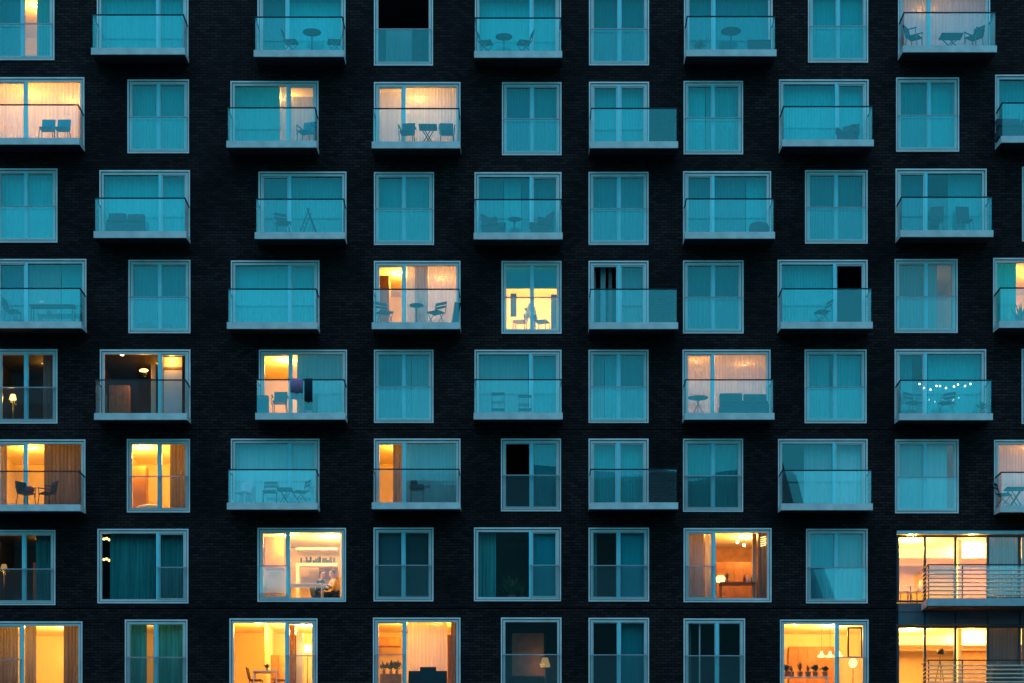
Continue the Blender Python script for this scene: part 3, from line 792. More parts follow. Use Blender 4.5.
# sixth row
w = win(5, 1)
chair(bal(w, 26), R(-50), 'dark chair with a red cushion on the orange-lit sixth-row balcony', 'arm', 'black', 'black')
o = MB(); o.blob((X(29.5,-.42), -.42, w['bz']+.58), (.17, .07, .13), 2, .03, 'red'); tag(o.build('cushion', loc=(X(29.5,-.42), -.42, w['bz']+.5)), 'red cushion on the dark chair, orange-lit sixth-row balcony', 'cushion')
chair(bal(w, 47), R(50), 'blue-black chair right of the red cushion, orange-lit sixth-row balcony', 'arm', 'navy', 'black')
w = win(5, 3)
t = empty('moulded_chair', bal(w, 243), 'white plastic chair at left of the sixth-row balcony, third window', 'chair', 'balcony chairs', R(-30))
m = MB(); m.box(-.24, .24, -.22, .22, .40, .43, 'pale'); m.build('seat', parent=t, bevel=.012)
m = MB(); m.box(-.22, .22, .2, .225, .44, .84, 'pale', Matrix.Rotation(R(-10), 3, 'X')); m.build('backrest', parent=t, bevel=.012)
for sx in (-1, 1):
    for sy in (-1, 1): m = MB(); m.tube((sx*.25, sy*.24, 0), (sx*.2, sy*.18, .40), .03, .022, 6, 'pale'); m.build('leg', parent=t)
chair(bal(w, 270), R(0), 'left slatted chair beside the white chair, sixth-row balcony', 'fold', 'wicker')
cross_table(bal(w, 285), 'slatted table between two chairs, sixth-row balcony, third window', .25, .55, 'wicker')
chair(bal(w, 300), R(60), 'right slatted chair beside the slatted table, sixth-row balcony', 'fold', 'wicker')
w = win(5, 4)
t = empty('barbecue', bal(w, 417), 'dark barbecue grill on the sixth-row balcony beside the narrow lit gap', 'barbecue')
m = MB(); m.box(-.24, .24, -.18, .18, .50, .66, 'black'); m.build('firebox', parent=t, bevel=.03)
m = MB(); m.box(-.22, .02, -.16, .16, .665, .80, 'black'); m.build('lid', parent=t, bevel=.04)
m = MB(); m.box(.25, .42, -.12, .12, .60, .62, 'steel'); m.build('side_shelf', parent=t)
for sx in (-.2, .2):
    for sy in (-.14, .14): m = MB(); m.tube((sx, sy, 0), (sx, sy, .5), .015, n=6, mat='steel'); m.build('leg', parent=t)
w = win(5, 10)
t = cross_table(bal(w, 1015), 'pale folding table on the cream-lit balcony at far right, sixth row', .32, .66, 'wicker')
chair(bal(w, 1004), R(-60), 'dark chair at left end of the cream-lit sixth-row balcony')

# ------------------------------------------------------------------ interior things of the lit rooms
def cabinet(w, pxa, pxb, y, z0, z1, mat, label, depth=.4, name='cabinet', cat='cabinet', doors=2):
    xa, xb = X(pxa, y), X(pxb, y); c = ((xa+xb)/2, y+depth/2, z0)
    m = MB(); m.box(xa, xb, y, y+depth, z0, z1, mat); o = m.build(name, loc=c)
    for i in range(doors):
        a = xa + (xb-xa)*i/doors + .01; b = xa + (xb-xa)*(i+1)/doors - .01
        m = MB(); m.box(a, b, y-.022, y-.002, z0+.02, z1-.02, mat); m.build('cabinet_door', parent=o, loc=c)
    return tag(o, label, cat)
# top-left lit stripe : nothing but the lit room
# fourth row, lit balcony room: tall orange door leaf and wall shelf
w = win(3, 4); fl = w['floor']
cabinet(w, 378, 389, 1.1, fl, fl+2.25, 'wood', 'tall orange wardrobe behind the open door, fourth-row lit balcony', .9, 'wardrobe', 'wardrobe', 1)
# fourth row narrow lit window: kitchen tower, hob hood, worktop silhouettes
w = win(3, 5); fl = w['floor']
cabinet(w, 510.5, 516.5, .55, fl+.75, fl+1.48, 'wicker', 'grey tall bottle rack left in the fourth-row lit narrow window', .2, 'bottle_rack', 'rack', 1)
chair((X(520, .7), .7, fl+.12), R(100), 'pale high-backed chair left in the fourth-row lit narrow window', 'high', 'pale', 'steel', 'chairs inside the rooms')
chair((X(542, .7), .7, fl+.12), R(-70), 'pale high-backed chair right in the fourth-row lit narrow window', 'high', 'wicker', 'steel', 'chairs inside the rooms')
t = empty('side_table', (X(530, .75), .75, fl+.12), 'small table between the pale chairs in the fourth-row lit narrow window', 'table')
m = MB(); m.box(-.22, .22, -.2, .2, .66, .70, 'pale'); m.build('tabletop', parent=t)
for sx in (-.18, .18): m = MB(); m.box(sx-.015, sx+.015, -.18, .18, 0, .659, 'wicker'); m.build('leg', parent=t)
plant((X(527, .75), .75, fl+.82), 'small plant on the table in the fourth-row lit narrow window', .22, .05, n=40)
m = MB(); m.box(X(506, .75), X(557, .75), .42, 1.1, fl, fl+.119, 'floor'); tag(m.build('low_platform', loc=(X(531,.75), .75, fl)), 'low wooden platform under the chairs in the fourth-row lit narrow window', 'platform')
cabinet(w, 551, 556.5, .55, fl+.2, fl+1.45, 'wicker', 'grey shelf column right in the fourth-row lit narrow window', .2, 'shelf_column', 'shelf', 2)
# fourth row, far right lit
w = win(3, 10); fl = w['floor']
plant((X(1022, .5), .5, fl), 'tall houseplant in the lit far right window, fourth row', .9, .14, n=90)
# fifth row left windows
w = win(4, 2); fl = w['floor']
cabinet(w, 109, 129, 1.2, fl+.3, fl+1.55, 'wood', 'backlit brown shelf in the dark fifth-row balcony room', .3, 'bookshelf', 'shelf', 3)
o = ceiling_lamp(X(122, .9), .9, w['ceil'], 0, 'small warm spot above the backlit shelf, fifth row', 'bulb')
cabinet(w, 151, 156, .9, fl, fl+2.2, 'cream', 'lit cream column beside the mullion, dark fifth-row balcony room', .1, 'door_leaf', 'door', 1)
lampt = empty('pendant_lamp', (X(144, .9), .9, w['ceil']), 'warm leaf-shaped pendant lamp in the dark fifth-row balcony room', 'pendant lamp', 'pendant lamps')
zl = Z(370.5, .9) - w['ceil']
m = MB(); m.tube((0, 0, 0), (0, 0, zl+.04), .006, n=5, mat='black'); m.build('cord', parent=lampt)
m = MB(); m.blob((0, 0, zl), (.16, .08, .06), 2, .15, 'shade'); m.build('lamp_shade', parent=lampt); lamp_light(lampt, (0, 0, zl-.15), 22)
m = MB(); m.box(X(163.5,.6), X(182,.6), .6, .62, Z(415,.6), Z(357,.6), 'white'); o = m.build('room_divider', loc=(X(172,.6), .6, fl)); tag(o, 'pale lit divider in the right pane, dark fifth-row balcony room', 'divider')
m = MB(); m.box(X(164,.58), X(182,.58), .585, .598, Z(369.5,.58), Z(367,.58), 'wood'); m.build('rail', parent=o, loc=(X(172,.6), .6, fl))
lamp_light(lampt, (X(172,.5)-X(144,.9), -.5, -.35), 10)
# seventh row 3rd window: shelf with objects, white frame, people, table
w = win(6, 3); fl = w['floor']
m = MB(); ysh = 3.2
m.box(X(296,ysh), X(337,ysh), ysh, ysh+.3, Z(566,ysh), Z(563,ysh), 'white'); m.box(X(296,ysh), X(299,ysh), ysh, ysh+.3, fl, Z(566,ysh)-.002, 'white')
m.box(X(296,ysh), X(337,ysh), ysh, ysh+.3, Z(550,ysh), Z(547.5,ysh), 'white')
o = m.build('wall_shelf', loc=(X(316,ysh), ysh, fl)); tag(o, 'white wall shelf above the seated people in the bright seventh-row window', 'shelf')
xx = 300.5
for i in range(14):
    wd = random.uniform(1.4, 2.4); hh = random.uniform(.10, .24)
    m = MB(); m.box(X(xx, 3.3), X(xx+wd, 3.3), 3.25, 3.4, Z(563, ysh)+.002, Z(563, ysh)+hh, random.choice(['black', 'navy', 'wicker', 'brown']))
    bk = m.build('book', loc=(X(xx+wd/2, 3.3), 3.3, Z(563, ysh))); tag(bk, 'dark book in the row on the white wall shelf', 'book', 'dark books on the white wall shelf')
    xx += wd + (.15 if i % 4 else 1.3)
cabinet(w, 319, 337, 3.95, Z(578, 3.95), Z(566.5, 3.95), 'wood', 'brown cabinet under the book shelf in the seventh-row window', .3, 'cabinet', 'cabinet', 2)
cabinet(w, 265, 284, 2.2, Z(568, 2.2), Z(534, 2.2), 'wood', 'brown wall cabinet in the left pane, bright seventh-row window', .5, 'cabinet', 'cabinet', 1)
t = empty('dining_table', (X(306, 1.3), 1.3, fl), 'white dining table in front of the seated people, seventh row', 'table')
m = MB(); m.box(-.62, .62, -.35, .35, .71, .75, 'white'); m.build('tabletop', parent=t, bevel=.01)
for sx in (-.55, .55):
    for sy in (-.28, .28): m = MB(); m.tube((sx, sy, 0), (sx, sy, .71), .02, n=6, mat='white'); m.build('leg', parent=t)

def skin_mesh(name, joints, edges, mat, parent, root=0, sub=1):
    me = bpy.data.meshes.new(name)
    me.from_pydata([j[:3] for j in joints], edges, [])
    me.materials.append(M[mat])
    o = bpy.data.objects.new(name, me); COL.objects.link(o)
    if parent is not None: o.parent = parent
    md = o.modifiers.new('skin', 'SKIN'); md.use_smooth_shade = True
    for i, j in enumerate(joints):
        r = j[3] if isinstance(j[3], tuple) else (j[3], j[3])
        me.skin_vertices[0].data[i].radius = r; me.skin_vertices[0].data[i].use_root = (i == root)
    o.modifiers.new('sub', 'SUBSURF').levels = sub; o.modifiers['sub'].render_levels = sub
    return o
def seated_person(loc, rz, label, top, legs, hair='hair', lean=.08, reach=.30):
    # local: faces -y, seat height .45
    J = [(0, 0, .52, (.15,.11)), (0, -.01, .68, (.135,.10)), (0, -lean*.6, .90, (.150,.10)), (0, -lean, 1.03, (.045,.042)), (0, -lean-.015, 1.10, .036),
         (0, -lean-.03, 1.17, (.070,.080)), (0, -lean-.025, 1.25, (.098,.108)), (0, -lean-.02, 1.31, (.075,.085)), (0, -lean-.135, 1.20, .016)]
    E = [(0,1),(1,2),(2,3),(3,4),(4,5),(5,6),(6,7),(5,8)]
    for s in (-1, 1):
        b = len(J); J += [(s*.19, -lean*.9, .97, .055), (s*.24, -lean-.06, .72, .042), (s*.17, -lean-reach, .79, .030), (s*.16, -lean-reach-.06, .80, (.036,.018))]
        E += [(2, b), (b, b+1), (b+1, b+2), (b+2, b+3)]
        for f, (dx, L) in enumerate(((-.03, .07), (-.011, .085), (.009, .08), (.028, .065))):
            c = len(J); J += [(s*(.16+dx), -lean-reach-.11, .80, .009), (s*(.16+dx*1.1), -lean-reach-.10-L, .785, .008)]; E += [(b+3, c), (c, c+1)]
        c = len(J); J += [(s*.115, -lean-reach-.08, .79, .010)]; E += [(b+3, c)]
        b = len(J); J += [(s*.10, -.06, .50, .085), (s*.12, -.44, .51, .060), (s*.12, -.46, .10, .040), (s*.12, -.50, .04, .036), (s*.12, -.62, .03, .03)]
        E += [(0, b), (b, b+1), (b+1, b+2), (b+2, b+3), (b+3, b+4)]
    o = skin_mesh('person', J, E, 'skin', None); o.location = loc; o.rotation_euler.z = rz
    tag(o, label, 'person')
    T = [(0, 0, .54, (.18,.14)), (0, -.01, .68, (.175,.14)), (0, -lean*.6, .90, (.20,.145)), (0, -lean*.95, 1.02, (.085,.08))]; TE = [(0,1),(1,2),(2,3)]
    for s in (-1, 1):
        b = len(T); T += [(s*.19, -lean*.9, .97, .068), (s*.24, -lean-.06, .72, .055), (s*.185, -lean-reach*.8, .78, .042)]; TE += [(2,b),(b,b+1),(b+1,b+2)]
    skin_mesh('shirt', T, TE, top, o)
    L = [(0, 0, .50, (.165,.13))]; LE = []
    for s in (-1, 1):
        b = len(L); L += [(s*.10, -.06, .50, .098), (s*.12, -.44, .51, .074), (s*.12, -.46, .13, .055)]; LE += [(0,b),(b,b+1),(b+1,b+2)]
    skin_mesh('trousers', L, LE, legs, o)
    m = MB(); m.blob((0, -lean+.005, 1.275), (.088, .088, .085), 3, .03, hair); m.build('hair', parent=o)
    for s in (-1, 1): m = MB(); m.blob((s*.03, -lean-.105, 1.235), (.012, .008, .008), 2, 0, 'black'); m.build('eye', parent=o)
    for s in (-1, 1): m = MB(); m.blob((s*.078, -lean-.02, 1.215), (.012, .02, .03), 2, 0, 'skin'); m.build('ear', parent=o)
    return o
seated_person((X(319.5, 2.0), 2.0, fl), R(70), 'person in black sitting at the table in the bright seventh-row window', 'black', 'black')
chair((X(319.5, 2.0), 2.0, fl), R(70), 'chair under the person in black, seventh row', 'solid', 'wicker', group='chairs inside the rooms')
seated_person((X(337, 1.9), 1.9, fl), R(-65), 'person in a pale yellow shirt leaning towards the person in black', 'shirt', 'navy', lean=.16)
chair((X(337, 1.9), 1.9, fl), R(-65), 'chair under the person in the yellow shirt, seventh row', 'solid', 'wicker', group='chairs inside the rooms')
# seventh row 2nd window: two wall lamps at left
w = win(6, 2); fl = w['floor']
for (px, py, q) in ((107, 539, 'upper'), (107, 559.5, 'lower')):
    t = empty('wall_lamp', (X(px, .6), .6, Z(py, .6)), f'{q} warm lamp cluster at left edge of the green-curtained seventh-row window', 'lamp', 'warm lamps beside the green curtain')
    for i in range(3): m = MB(); m.blob((-.1+.09*i, 0, .03*math.sin(i*2.5)), (.05, .05, .045), 2, 0, 'shade'); m.build('lamp_shade', parent=t)
    m = MB(); m.tube((-.12, .04, 0), (.12, .04, 0), .012, mat='steel'); m.build('bracket', parent=t)
# seventh row, first window: warm lamp
w = win(6, 1); fl = w['floor']
t = empty('table_lamp', (X(4, 1.0), 1.0, fl), 'warm floor lamp in the dark first window, seventh row', 'lamp')
m = MB(); m.tube((0,0,0), (0,0,1.35), .015, mat='steel'); m.build('stem', parent=t); m = MB(); m.lathe([(.12, 1.35), (.08, 1.50)], n=16, mat='flame'); m.build('lamp_shade', parent=t); lamp_light(t, (0, -.35, 1.25), 10)
cabinet(w, 33, 50, 1.2, fl+.3, fl+1.6, 'wood', 'dimly lit sideboard in the dark first window, seventh row', .3, 'sideboard', 'sideboard', 2)
# seventh row 5th window: lamp with slatted pale shade, plants low
w = win(6, 5); fl = w['floor']
t = empty('pendant_lamp', (X(485.5, .75), .75, w['ceil']), 'pale slatted pendant lamp in the dark wide seventh-row window', 'pendant lamp', 'pendant lamps')
zl = Z(554, .75) - w['ceil']; m = MB(); m.tube((0,0,0), (0,0,zl+.38), .006, n=5, mat='black'); m.build('cord', parent=t)
m = MB(); E5 = emit('lamp_slats', (.95, .9, .55), .8); M['slats'] = E5
for i in range(6): m.box(-.20+.015*i, .22-.01*i, -.1, .1, zl+.06*i, zl+.06*i+.035, 'slats')
m.build('lamp_shade', parent=t)
plant((X(512, .55), .55, fl), 'leafy houseplant low in the dark wide seventh-row window', .8, .14, n=110)
plant((X(523, .6), .6, fl), 'small houseplant beside the leafy one, dark seventh-row window', .55, .12)
# seventh row 7th window (orange): cabinets, lamps, table with things
w = win(6, 7); fl = w['floor']
cabinet(w, 716, 752, 3.0, fl, Z(562, 3.0), 'brown', 'long brown cabinet wall in the orange seventh-row room', .5, 'cabinet', 'cabinet', 4)
for i, (px, py) in enumerate(((737.5, 542), (744, 545))):
    t = empty('pendant_lamp', (X(px, 1.6), 1.6, w['ceil']), f"{['left','right'][i]} small bright pendant in the orange seventh-row room", 'pendant lamp', 'pendant lamps')
    zl = Z(py, 1.6) - w['ceil']
    m = MB(); m.tube((0,0,0), (0,0,min(-.01, zl+.04)), .006, n=5, mat='black'); m.build('cord', parent=t); m = MB(); m.blob((0,0,zl), (.05,.05,.05), 2, 0, 'bulb'); m.build('bulb', parent=t)
cabinet(w, 752.5, 756.5, .75, fl, fl+2.4, 'cream', 'narrow cream door frame in the orange seventh-row room', .12, 'door_frame', 'door frame', 1)
t = empty('dining_table', (X(737, .9), .9, fl), 'dark table under the pendants in the orange seventh-row room', 'table')
m = MB(); m.box(-.6, .6, -.3, .3, .71, .75, 'brown'); m.build('tabletop', parent=t)
for sx in (-.55, .55):
    for sy in (-.25, .25): m = MB(); m.tube((sx, sy, 0), (sx, sy, .71), .02, n=6, mat='brown'); m.build('leg', parent=t)
plant((X(727, .8), .8, fl+.75), 'sparse plant standing on the dark table, orange room', .55, .06, True, n=22)
m = MB(); m.lathe([(.13, 0), (.16, .14), (.10, .22)], n=16, mat='shade'); o = m.build('table_lamp'); o.location = (X(720.5, .7), .7, fl+.755); tag(o, 'glowing round lamp on the left of the dark table, orange room', 'table lamp')
for i, px in enumerate((744.5, 748, 753)):
    m = MB(); m.lathe([(.035, 0), (.04, .16), (.015, .20), (.014, .27)], n=10, mat=['red', 'white', 'steel'][i]); o = m.build('bottle'); o.location = (X(px, .8), .8, fl+.755) if px < 750 else (X(752, .85), .85, fl+.755)
    tag(o, f"{['red', 'white', 'dark steel'][i]} bottle on the dark table, orange room", 'bottle')
t = empty('chandelier', (X(763.5, .25), .255, w['ceil']), 'streaky bright chandelier at right edge of the orange seventh-row window', 'chandelier')
m = MB(); m.tube((0,0,0), (0,0,-.3), .006, n=5, mat='black'); m.build('cord', parent=t)
for i in range(5): m = MB(); m.box(-.10, .08+.02*(i%2), -.012, .012, -.38-.07*i, -.355-.07*i, 'shade', Matrix.Rotation(R(-12), 3, 'Y')); m.build('lamp_shade', parent=t)
# bottom row
w = win(7, 3); fl = w['floor']     # bright yellow room
cabinet(w, 271, 286, 3.0, fl, Z(655, 3.0), 'wood', 'wooden sideboard in the bright yellow bottom-row room', .5, 'sideboard', 'sideboard', 2)
m = MB(); m.box(X(265, 2.2), X(268, 2.2), 2.2, 4.0, fl, w['ceil']-.01, 'cream'); tag(m.build('partition_wall', loc=(X(266, 2.2), 2.2, fl)), 'cream partition between the two halves of the yellow room', 'partition')
cabinet(w, 296, 303, 1.6, fl, Z(634, 1.6), 'white', 'tall white bookcase in the right pane of the yellow room', .3, 'bookcase', 'bookcase', 1)
cabinet(w, 288.5, 295, 1.4, fl, fl+2.4, 'wood', 'wooden wardrobe beside the white bookcase, yellow room', .5, 'wardrobe', 'wardrobe', 1)
t = empty('dining_table', (X(266, .9), .9, fl), 'pale table in the bright yellow bottom-row room', 'table')
m = MB(); m.box(-.42, .42, -.3, .3, .71, .75, 'white'); m.build('tabletop', parent=t)
for sx in (-.38, .38):
    for sy in (-.25, .25): m = MB(); m.tube((sx, sy, 0), (sx, sy, .71), .02, n=6, mat='white'); m.build('leg', parent=t)
chair((X(256, .9), .9, fl), R(-85), 'dark chair left of the pale table, yellow room', 'solid', 'black', 'black', 'chairs inside the rooms')
chair((X(280, .9), .9, fl), R(85), 'dark chair right of the pale table, yellow room', 'solid', 'brown', 'black', 'chairs inside the rooms')
plant((X(267, .9), .9, fl+.755), 'small flower pot on the pale table, yellow room', .22, .05, n=40)
t = empty('table_lamp', (X(307.5, 1.2), 1.2, fl), 'bright white floor lamp at right in the yellow room', 'lamp')
m = MB(); m.tube((0,0,0), (0,0,1.45), .014, mat='steel'); m.build('stem', parent=t); m = MB(); m.lathe([(.11, 1.45), (.09, 1.68)], n=16, mat='bulb'); m.build('lamp_shade', parent=t)
w = win(7, 4); fl = w['floor']     # bright with sheer
cabinet(w, 378, 400, 3.2, Z(646, 3.2), Z(637, 3.2), 'wood', 'wooden wall cabinet in the bottom-row kitchen left of the sheer', .4, 'cabinet', 'cabinet', 3)
cabinet(w, 380, 401, .75, fl, fl+.62, 'wood', 'low wooden counter in the bottom-row room with flowers', .3, 'counter', 'counter', 2)
for i, px in enumerate((384, 391, 397)): plant((X(px, .85), .85, fl+.62), f"{['left', 'middle', 'right'][i]} flower pot on the low wooden counter, bottom row", .42, .06, n=50)
m = MB(); m.box(X(408.5,.24), X(447,.24), .235, .29, fl, Z(671, .24), 'navy'); o = m.build('sideboard', loc=(X(428,.25), .26, fl)); tag(o, 'dark blue sideboard against the window before the sheer curtain, bottom row', 'sideboard')
m = MB(); m.box(X(420,.24), X(436,.24), .24, .285, Z(671, .24)+.001, Z(667, .24), 'navy'); m.build('raised_top', parent=o, loc=(X(428,.25), .26, fl))
cabinet(w, 447.5, 457, .9, fl, fl+1.95, 'wood', 'wooden shelf at right of the sheer curtain, bottom row', .3, 'bookcase', 'bookcase', 1)
w = win(7, 5); fl = w['floor']     # dark, brown poster
m = MB(); m.box(X(512, 1.0), X(544, 1.0), 1.0, 1.03, Z(676, 1.0), Z(633, 1.0), 'brown'); o = m.build('wooden_panel', loc=(X(528,1.0), 1.0, Z(676,1.0))); tag(o, 'dim brown panel in the dark fifth window, bottom row', 'panel')
m = MB(); m.ring(X(511, .99), X(545, .99), .97, .999, Z(677, 1.0), Z(632, 1.0), .04, 'black'); m.build('frame', parent=o, loc=(X(528,1.0), 1.0, Z(676,1.0)))
t = empty('table_lamp', (X(545, .8), .8, fl), 'warm tapered lamp shade in the dark fifth window, bottom row', 'lamp')
m = MB(); m.tube((0,0,0), (0,0,.86), .015, mat='steel'); m.build('stem', parent=t); m = MB(); m.lathe([(.18, .86), (.10, 1.16)], n=16, mat='flame'); m.build('lamp_shade', parent=t); lamp_light(t, (-.1, -.3, .9), 5)
w = win(7, 7); fl = w['floor']
for i, px in enumerate((700, 718)):
    m = MB(); m.box(X(px)-.022, X(px)+.022, .13, .17, w['z0']+.15, w['z1']-.15, 'sash'); m.build('inner_bar', parent=w['frame'], loc=(X(px), .13, w['z0']))
w = win(7, 8); fl = w['floor']     # kitchen with pendants
cabinet(w, 789, 834, 3.9, fl, Z(646.5, 3.9), 'brown', 'brown cabinet wall behind the pendants, bottom-row kitchen', .4, 'cabinet', 'cabinet', 5)
for i, px in enumerate((821.5, 830, 839)):
    t = empty('pendant_lamp', (X(px, 1.5), 1.5, w['ceil']), f"{['left','middle','right'][i]} of three glowing pendants in the bottom-row kitchen", 'pendant lamp', 'pendant lamps')
    zl = Z(657, 1.5) - w['ceil']
    m = MB(); m.lathe([(.05, -.03), (.05, 0)], n=12, mat='black'); m.build('ceiling_rose', parent=t)
    m = MB(); m.tube((0,0,-.03), (0,0,zl+.20), .008, n=5, mat='black'); m.build('cord', parent=t)
    m = MB(); m.lathe([(.14, zl), (.13, zl+.05), (.05, zl+.10), (.04, zl+.2)], n=16, mat='shade'); m.build('lamp_shade', parent=t)
for i, (px, h, sp) in enumerate(((786, .30, False), (791.5, .4, True), (800, .66, True), (808, .45, True), (815.5, .32, False), (825, .26, False))):
    plant((X(px, .45), .45, Z(677, .45)), f"{['bushy','thin spiky','tall spiky','spiky','round','low leafy'][i]} plant, {ORD[i]} from left along the bottom-row kitchen window", h, .10, sp, n=34 if sp else 80)
t = empty('plant_bench', (X(806, .45), .45, fl), 'long low bench carrying the row of plants, bottom-row kitchen', 'bench')
zb_ = Z(677, .45) - fl
m = MB(); m.box(-.85, .75, -.14, .14, zb_-.03, zb_, 'white'); m.build('bench_top', parent=t)
for sx in (-.8, .7): m = MB(); m.box(sx-.02, sx+.02, -.12, .12, 0, zb_-.031, 'white'); m.build('leg', parent=t)
s_ = MB(); s_.ring(X(847.5,.4), X(862.5,.4), .40, .44, Z(658,.4), Z(627,.4), .055, 'black'); s_.build('open_sash', parent=w['frame'], loc=(X(847,.4), .4, Z(658,.4)))
t = empty('table_lamp', (X(853, 1.2), 1.2, fl), 'bright globe floor lamp at right in the bottom-row kitchen', 'lamp')
m = MB(); m.tube((0,0,0), (0,0,1.0), .014, mat='steel'); m.build('stem', parent=t); m = MB(); m.blob((0,0,1.13), (.15,.15,.17), 2, 0, 'shade'); m.build('lamp_shade', parent=t)
# glazed corner things
t = empty('tripod_spotlight', (X(940, .7), .7, Z(703)), 'black tripod spotlight in the bottom-row glazed corner', 'tripod lamp')
hz = Z(659, .7) - Z(703)
for i in range(3):
    a = i*2.094+.5; m = MB(); m.tube((.33*math.cos(a), .33*math.sin(a), 0), (0, 0, hz), .013, n=6, mat='black'); m.build('leg', parent=t)
m = MB(); m.tube((0,0,hz), (0,0,hz+.16), .012, n=6, mat='black'); m.build('stem', parent=t)
m = MB(); m.tube((-.10,0,hz+.20), (.10,.03,hz+.26), .06, .11, 14, 'black'); m.build('spot_head', parent=t)
fl6 = Z(603)+.01
for i, px in enumerate((904, 917)):
    chair((X(px, .6), .6, fl6), R((-60, 60)[i]), f"{['left', 'right'][i]} pale chair in the seventh-row glazed corner", 'solid', 'pale', 'steel', 'chairs inside the rooms')
round_table((X(910.5, .9), .9, fl6), 'pale round table between chairs, seventh-row glazed corner', .25, .7, 'white', 'pole', 'tables inside the rooms')
sofa((X(911, .7), .7, Z(704)), 0, 'pale sofa at left of the bottom-row glazed corner', .38, 'pale', 2)
cabinet(dict(), 993, 1022, .23, Z(704), Z(665.5, .23), 'navy', 'dark console behind the bottom-row balcony rail', .08, 'console', 'console', 1)
# fifth row first window: lamp added for a dim orange glow
w = win(4, 1); fl = w['floor']
t = empty('table_lamp', (X(13, 1.1), 1.1, fl), 'added warm spiky lamp in the dark first window, fifth row', 'lamp')
m = MB(); m.tube((0,0,0), (0,0,1.05), .014, mat='steel'); m.build('stem', parent=t); m = MB(); m.lathe([(.12, 1.05), (.08, 1.22)], n=14, mat='shade'); m.build('lamp_shade', parent=t); lamp_light(t, (0,-.3,1.0), 16)
# sixth row second window
w = win(5, 2); fl = w['floor']
cabinet(w, 133, 146, 2.0, fl, Z(466, 2.0), 'brown', 'dark wooden cabinet in the left pane of the orange narrow window, sixth row', .5, 'cabinet', 'cabinet', 1)
m = MB(); m.blob((X(150,.6), .6, fl+.22), (.5, .25, .14), 3, .03, 'white'); o = m.build('bed', loc=(X(150,.6), .6, fl)); tag(o, 'white rounded bedding at bottom of the orange narrow window, sixth row', 'bed')
m = MB(); m.box(X(138,.6), X(170,.6), .4, .9, fl, fl+.14, 'brown'); m.build('bed_base', parent=o, loc=(X(150,.6), .6, fl))

# ------------------------------------------------------------------ ground, street, hills
def struct(o): o['kind'] = 'structure'; return o
m = MB(); m.box(-900, 900, -900, 900, -.5, -.01, 'paving'); struct(m.build('ground'))
m = MB(); m.box(-300, 300, -64, -12, -.009, -.004, 'asphalt'); struct(m.build('road'))
m = MB(); m.box(-300, 300, -12, -.02, -.009, .12, 'paving'); struct(m.build('pavement'))
def ridge(dist, base_py, amp_px, mat, name, seed, thick=60):
    rnd = random.Random(seed); m = MB(); n = 260; span = 900
    ph = [rnd.random()*6.28 for _ in range(6)]; k = m.mi(mat); A = []; B = []; Cc = []
    for i in range(n+1):
        x = -span + 2*span*i/n
        s = x * 2100/(dist)      # in px
        h = sum(amp_px*a*math.sin(s/wv + p) for a, wv, p in zip((.5,.35,.25,.15,.10,.08), (160, 62, 27, 12, 6, 3.1), ph)) + rnd.uniform(-.6, .6)
        fp = 518 + s; sm = lambda t: max(0, min(1, t))**2*(3-2*max(0, min(1, t)))
        low = sm((fp-196)/36)*sm((362-fp)/26) + sm((fp-792)/40)
        z = EYE + max(20, VY - base_py + h - 130*low)/2100*dist
        A.append(m.bm.verts.new((x, -(dist-70)+thick*.6, 0))); B.append(m.bm.verts.new((x, -(dist-70), z))); Cc.append(m.bm.verts.new((x, -(dist-70)-thick, 0)))
    for i in range(n):
        for P, Q in ((A, B), (B, Cc)):
            f = m.bm.faces.new((P[i], P[i+1], Q[i+1], Q[i])); f.material_index = k
    return struct(m.build(name))
ob = tag(bpy.data.objects.new('opposite_building', None), 'dark apartment block across the street, mirrored in the lower left windows', 'building'); COL.objects.link(ob)
PW[ob.name] = Vector((0,0,0))
m = MB(); m.box(-95, -28.3, -126, -110, 0, 51, 'brick'); m.build('wall', parent=ob)
m = MB(); m.box(-95.4, -27.9, -126.4, -109.6, 51, 51.6, 'panel'); m.build('roof', parent=ob)
for i in range(8):
    for j in range(10):
        m = MB(); m.box(-93+8.2*i, -89.5+8.2*i, -110, -109.93, 4+4.7*j, 6.6+4.7*j, 'gap'); m.build('window', parent=ob, loc=(-93+8.2*i, -110, 4+4.7*j))
ridge(420, 479, 9, 'hill', 'hills', 3)
ridge(640, 466, 8, 'hill2', 'hills_beyond', 11)

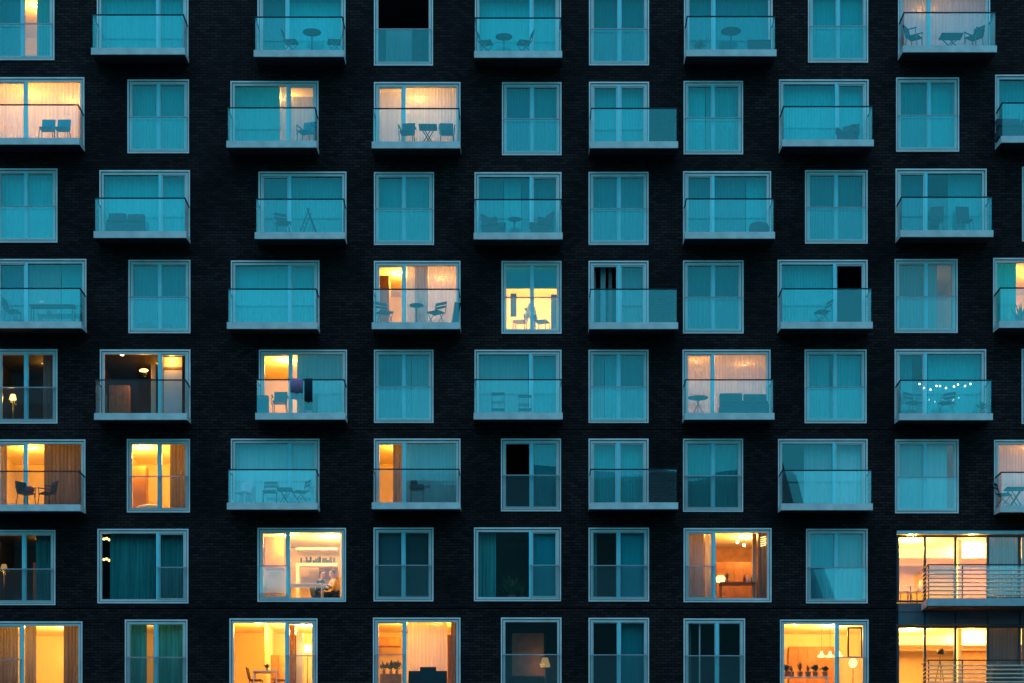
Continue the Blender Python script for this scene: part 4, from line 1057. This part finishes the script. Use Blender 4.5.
# ------------------------------------------------------------------ light
world = bpy.data.worlds.new('World'); scene.world = world; world.use_nodes = True
nt = world.node_tree; nt.nodes.clear()
sky = nt.nodes.new('ShaderNodeTexSky'); sky.sky_type = 'NISHITA'; sky.sun_disc = False
SUN_EL, SUN_ROT = R(4), R(20)
sky.sun_elevation = SUN_EL; sky.sun_rotation = SUN_ROT; sky.dust_density = 1.0; sky.ozone_density = 2.0
bw = nt.nodes.new('ShaderNodeRGBToBW')
tcw = nt.nodes.new('ShaderNodeTexCoord'); sx = nt.nodes.new('ShaderNodeSeparateXYZ')
rw = nt.nodes.new('ShaderNodeValToRGB'); e = rw.color_ramp.elements
e[0].position = .12; e[0].color = (.05, .50, .70, 1); e[1].position = .85; e[1].color = (1.0, 2.1, 3.6, 1)
mid_ = rw.color_ramp.elements.new(.42); mid_.color = (.03, .50, .74, 1)
mxw = nt.nodes.new('ShaderNodeMix'); mxw.data_type = 'RGBA'; mxw.blend_type = 'MULTIPLY'; mxw.inputs['Factor'].default_value = 1
bg = nt.nodes.new('ShaderNodeBackground'); ow = nt.nodes.new('ShaderNodeOutputWorld')
bg.inputs['Strength'].default_value = .15
nt.links.new(sky.outputs[0], bw.inputs[0]); nt.links.new(tcw.outputs['Generated'], sx.inputs[0]); nt.links.new(sx.outputs['Z'], rw.inputs[0])
nt.links.new(bw.outputs[0], mxw.inputs['A']); nt.links.new(rw.outputs[0], mxw.inputs['B'])
nt.links.new(mxw.outputs['Result'], bg.inputs[0]); nt.links.new(bg.outputs[0], ow.inputs[0])

cam = bpy.data.cameras.new('camera'); co = bpy.data.objects.new('camera', cam); COL.objects.link(co); scene.camera = co
co.location = (0, -D, EYE); co.rotation_euler = (R(90), 0, 0)
cam.sensor_width = 36; cam.lens = 36 * FPX / 1024
cam.shift_x = -(VX - 512) / 1024; cam.shift_y = (VY - 341.5) / 1024
cam.clip_start = .5; cam.clip_end = 3000

vs = scene.view_settings; vs.view_transform = 'Standard'; vs.look = 'None'; vs.exposure = 3.02; vs.gamma = 1; vs.use_curve_mapping = False
scene.render.engine = 'CYCLES'
cy = scene.cycles
cy.use_denoising = True; cy.denoiser = 'OPENIMAGEDENOISE'; cy.max_bounces = 8; cy.diffuse_bounces = 4; cy.glossy_bounces = 4
cy.transparent_max_bounces = 24; cy.transmission_bounces = 4; cy.sample_clamp_indirect = 4; cy.caustics_reflective = False; cy.caustics_refractive = False
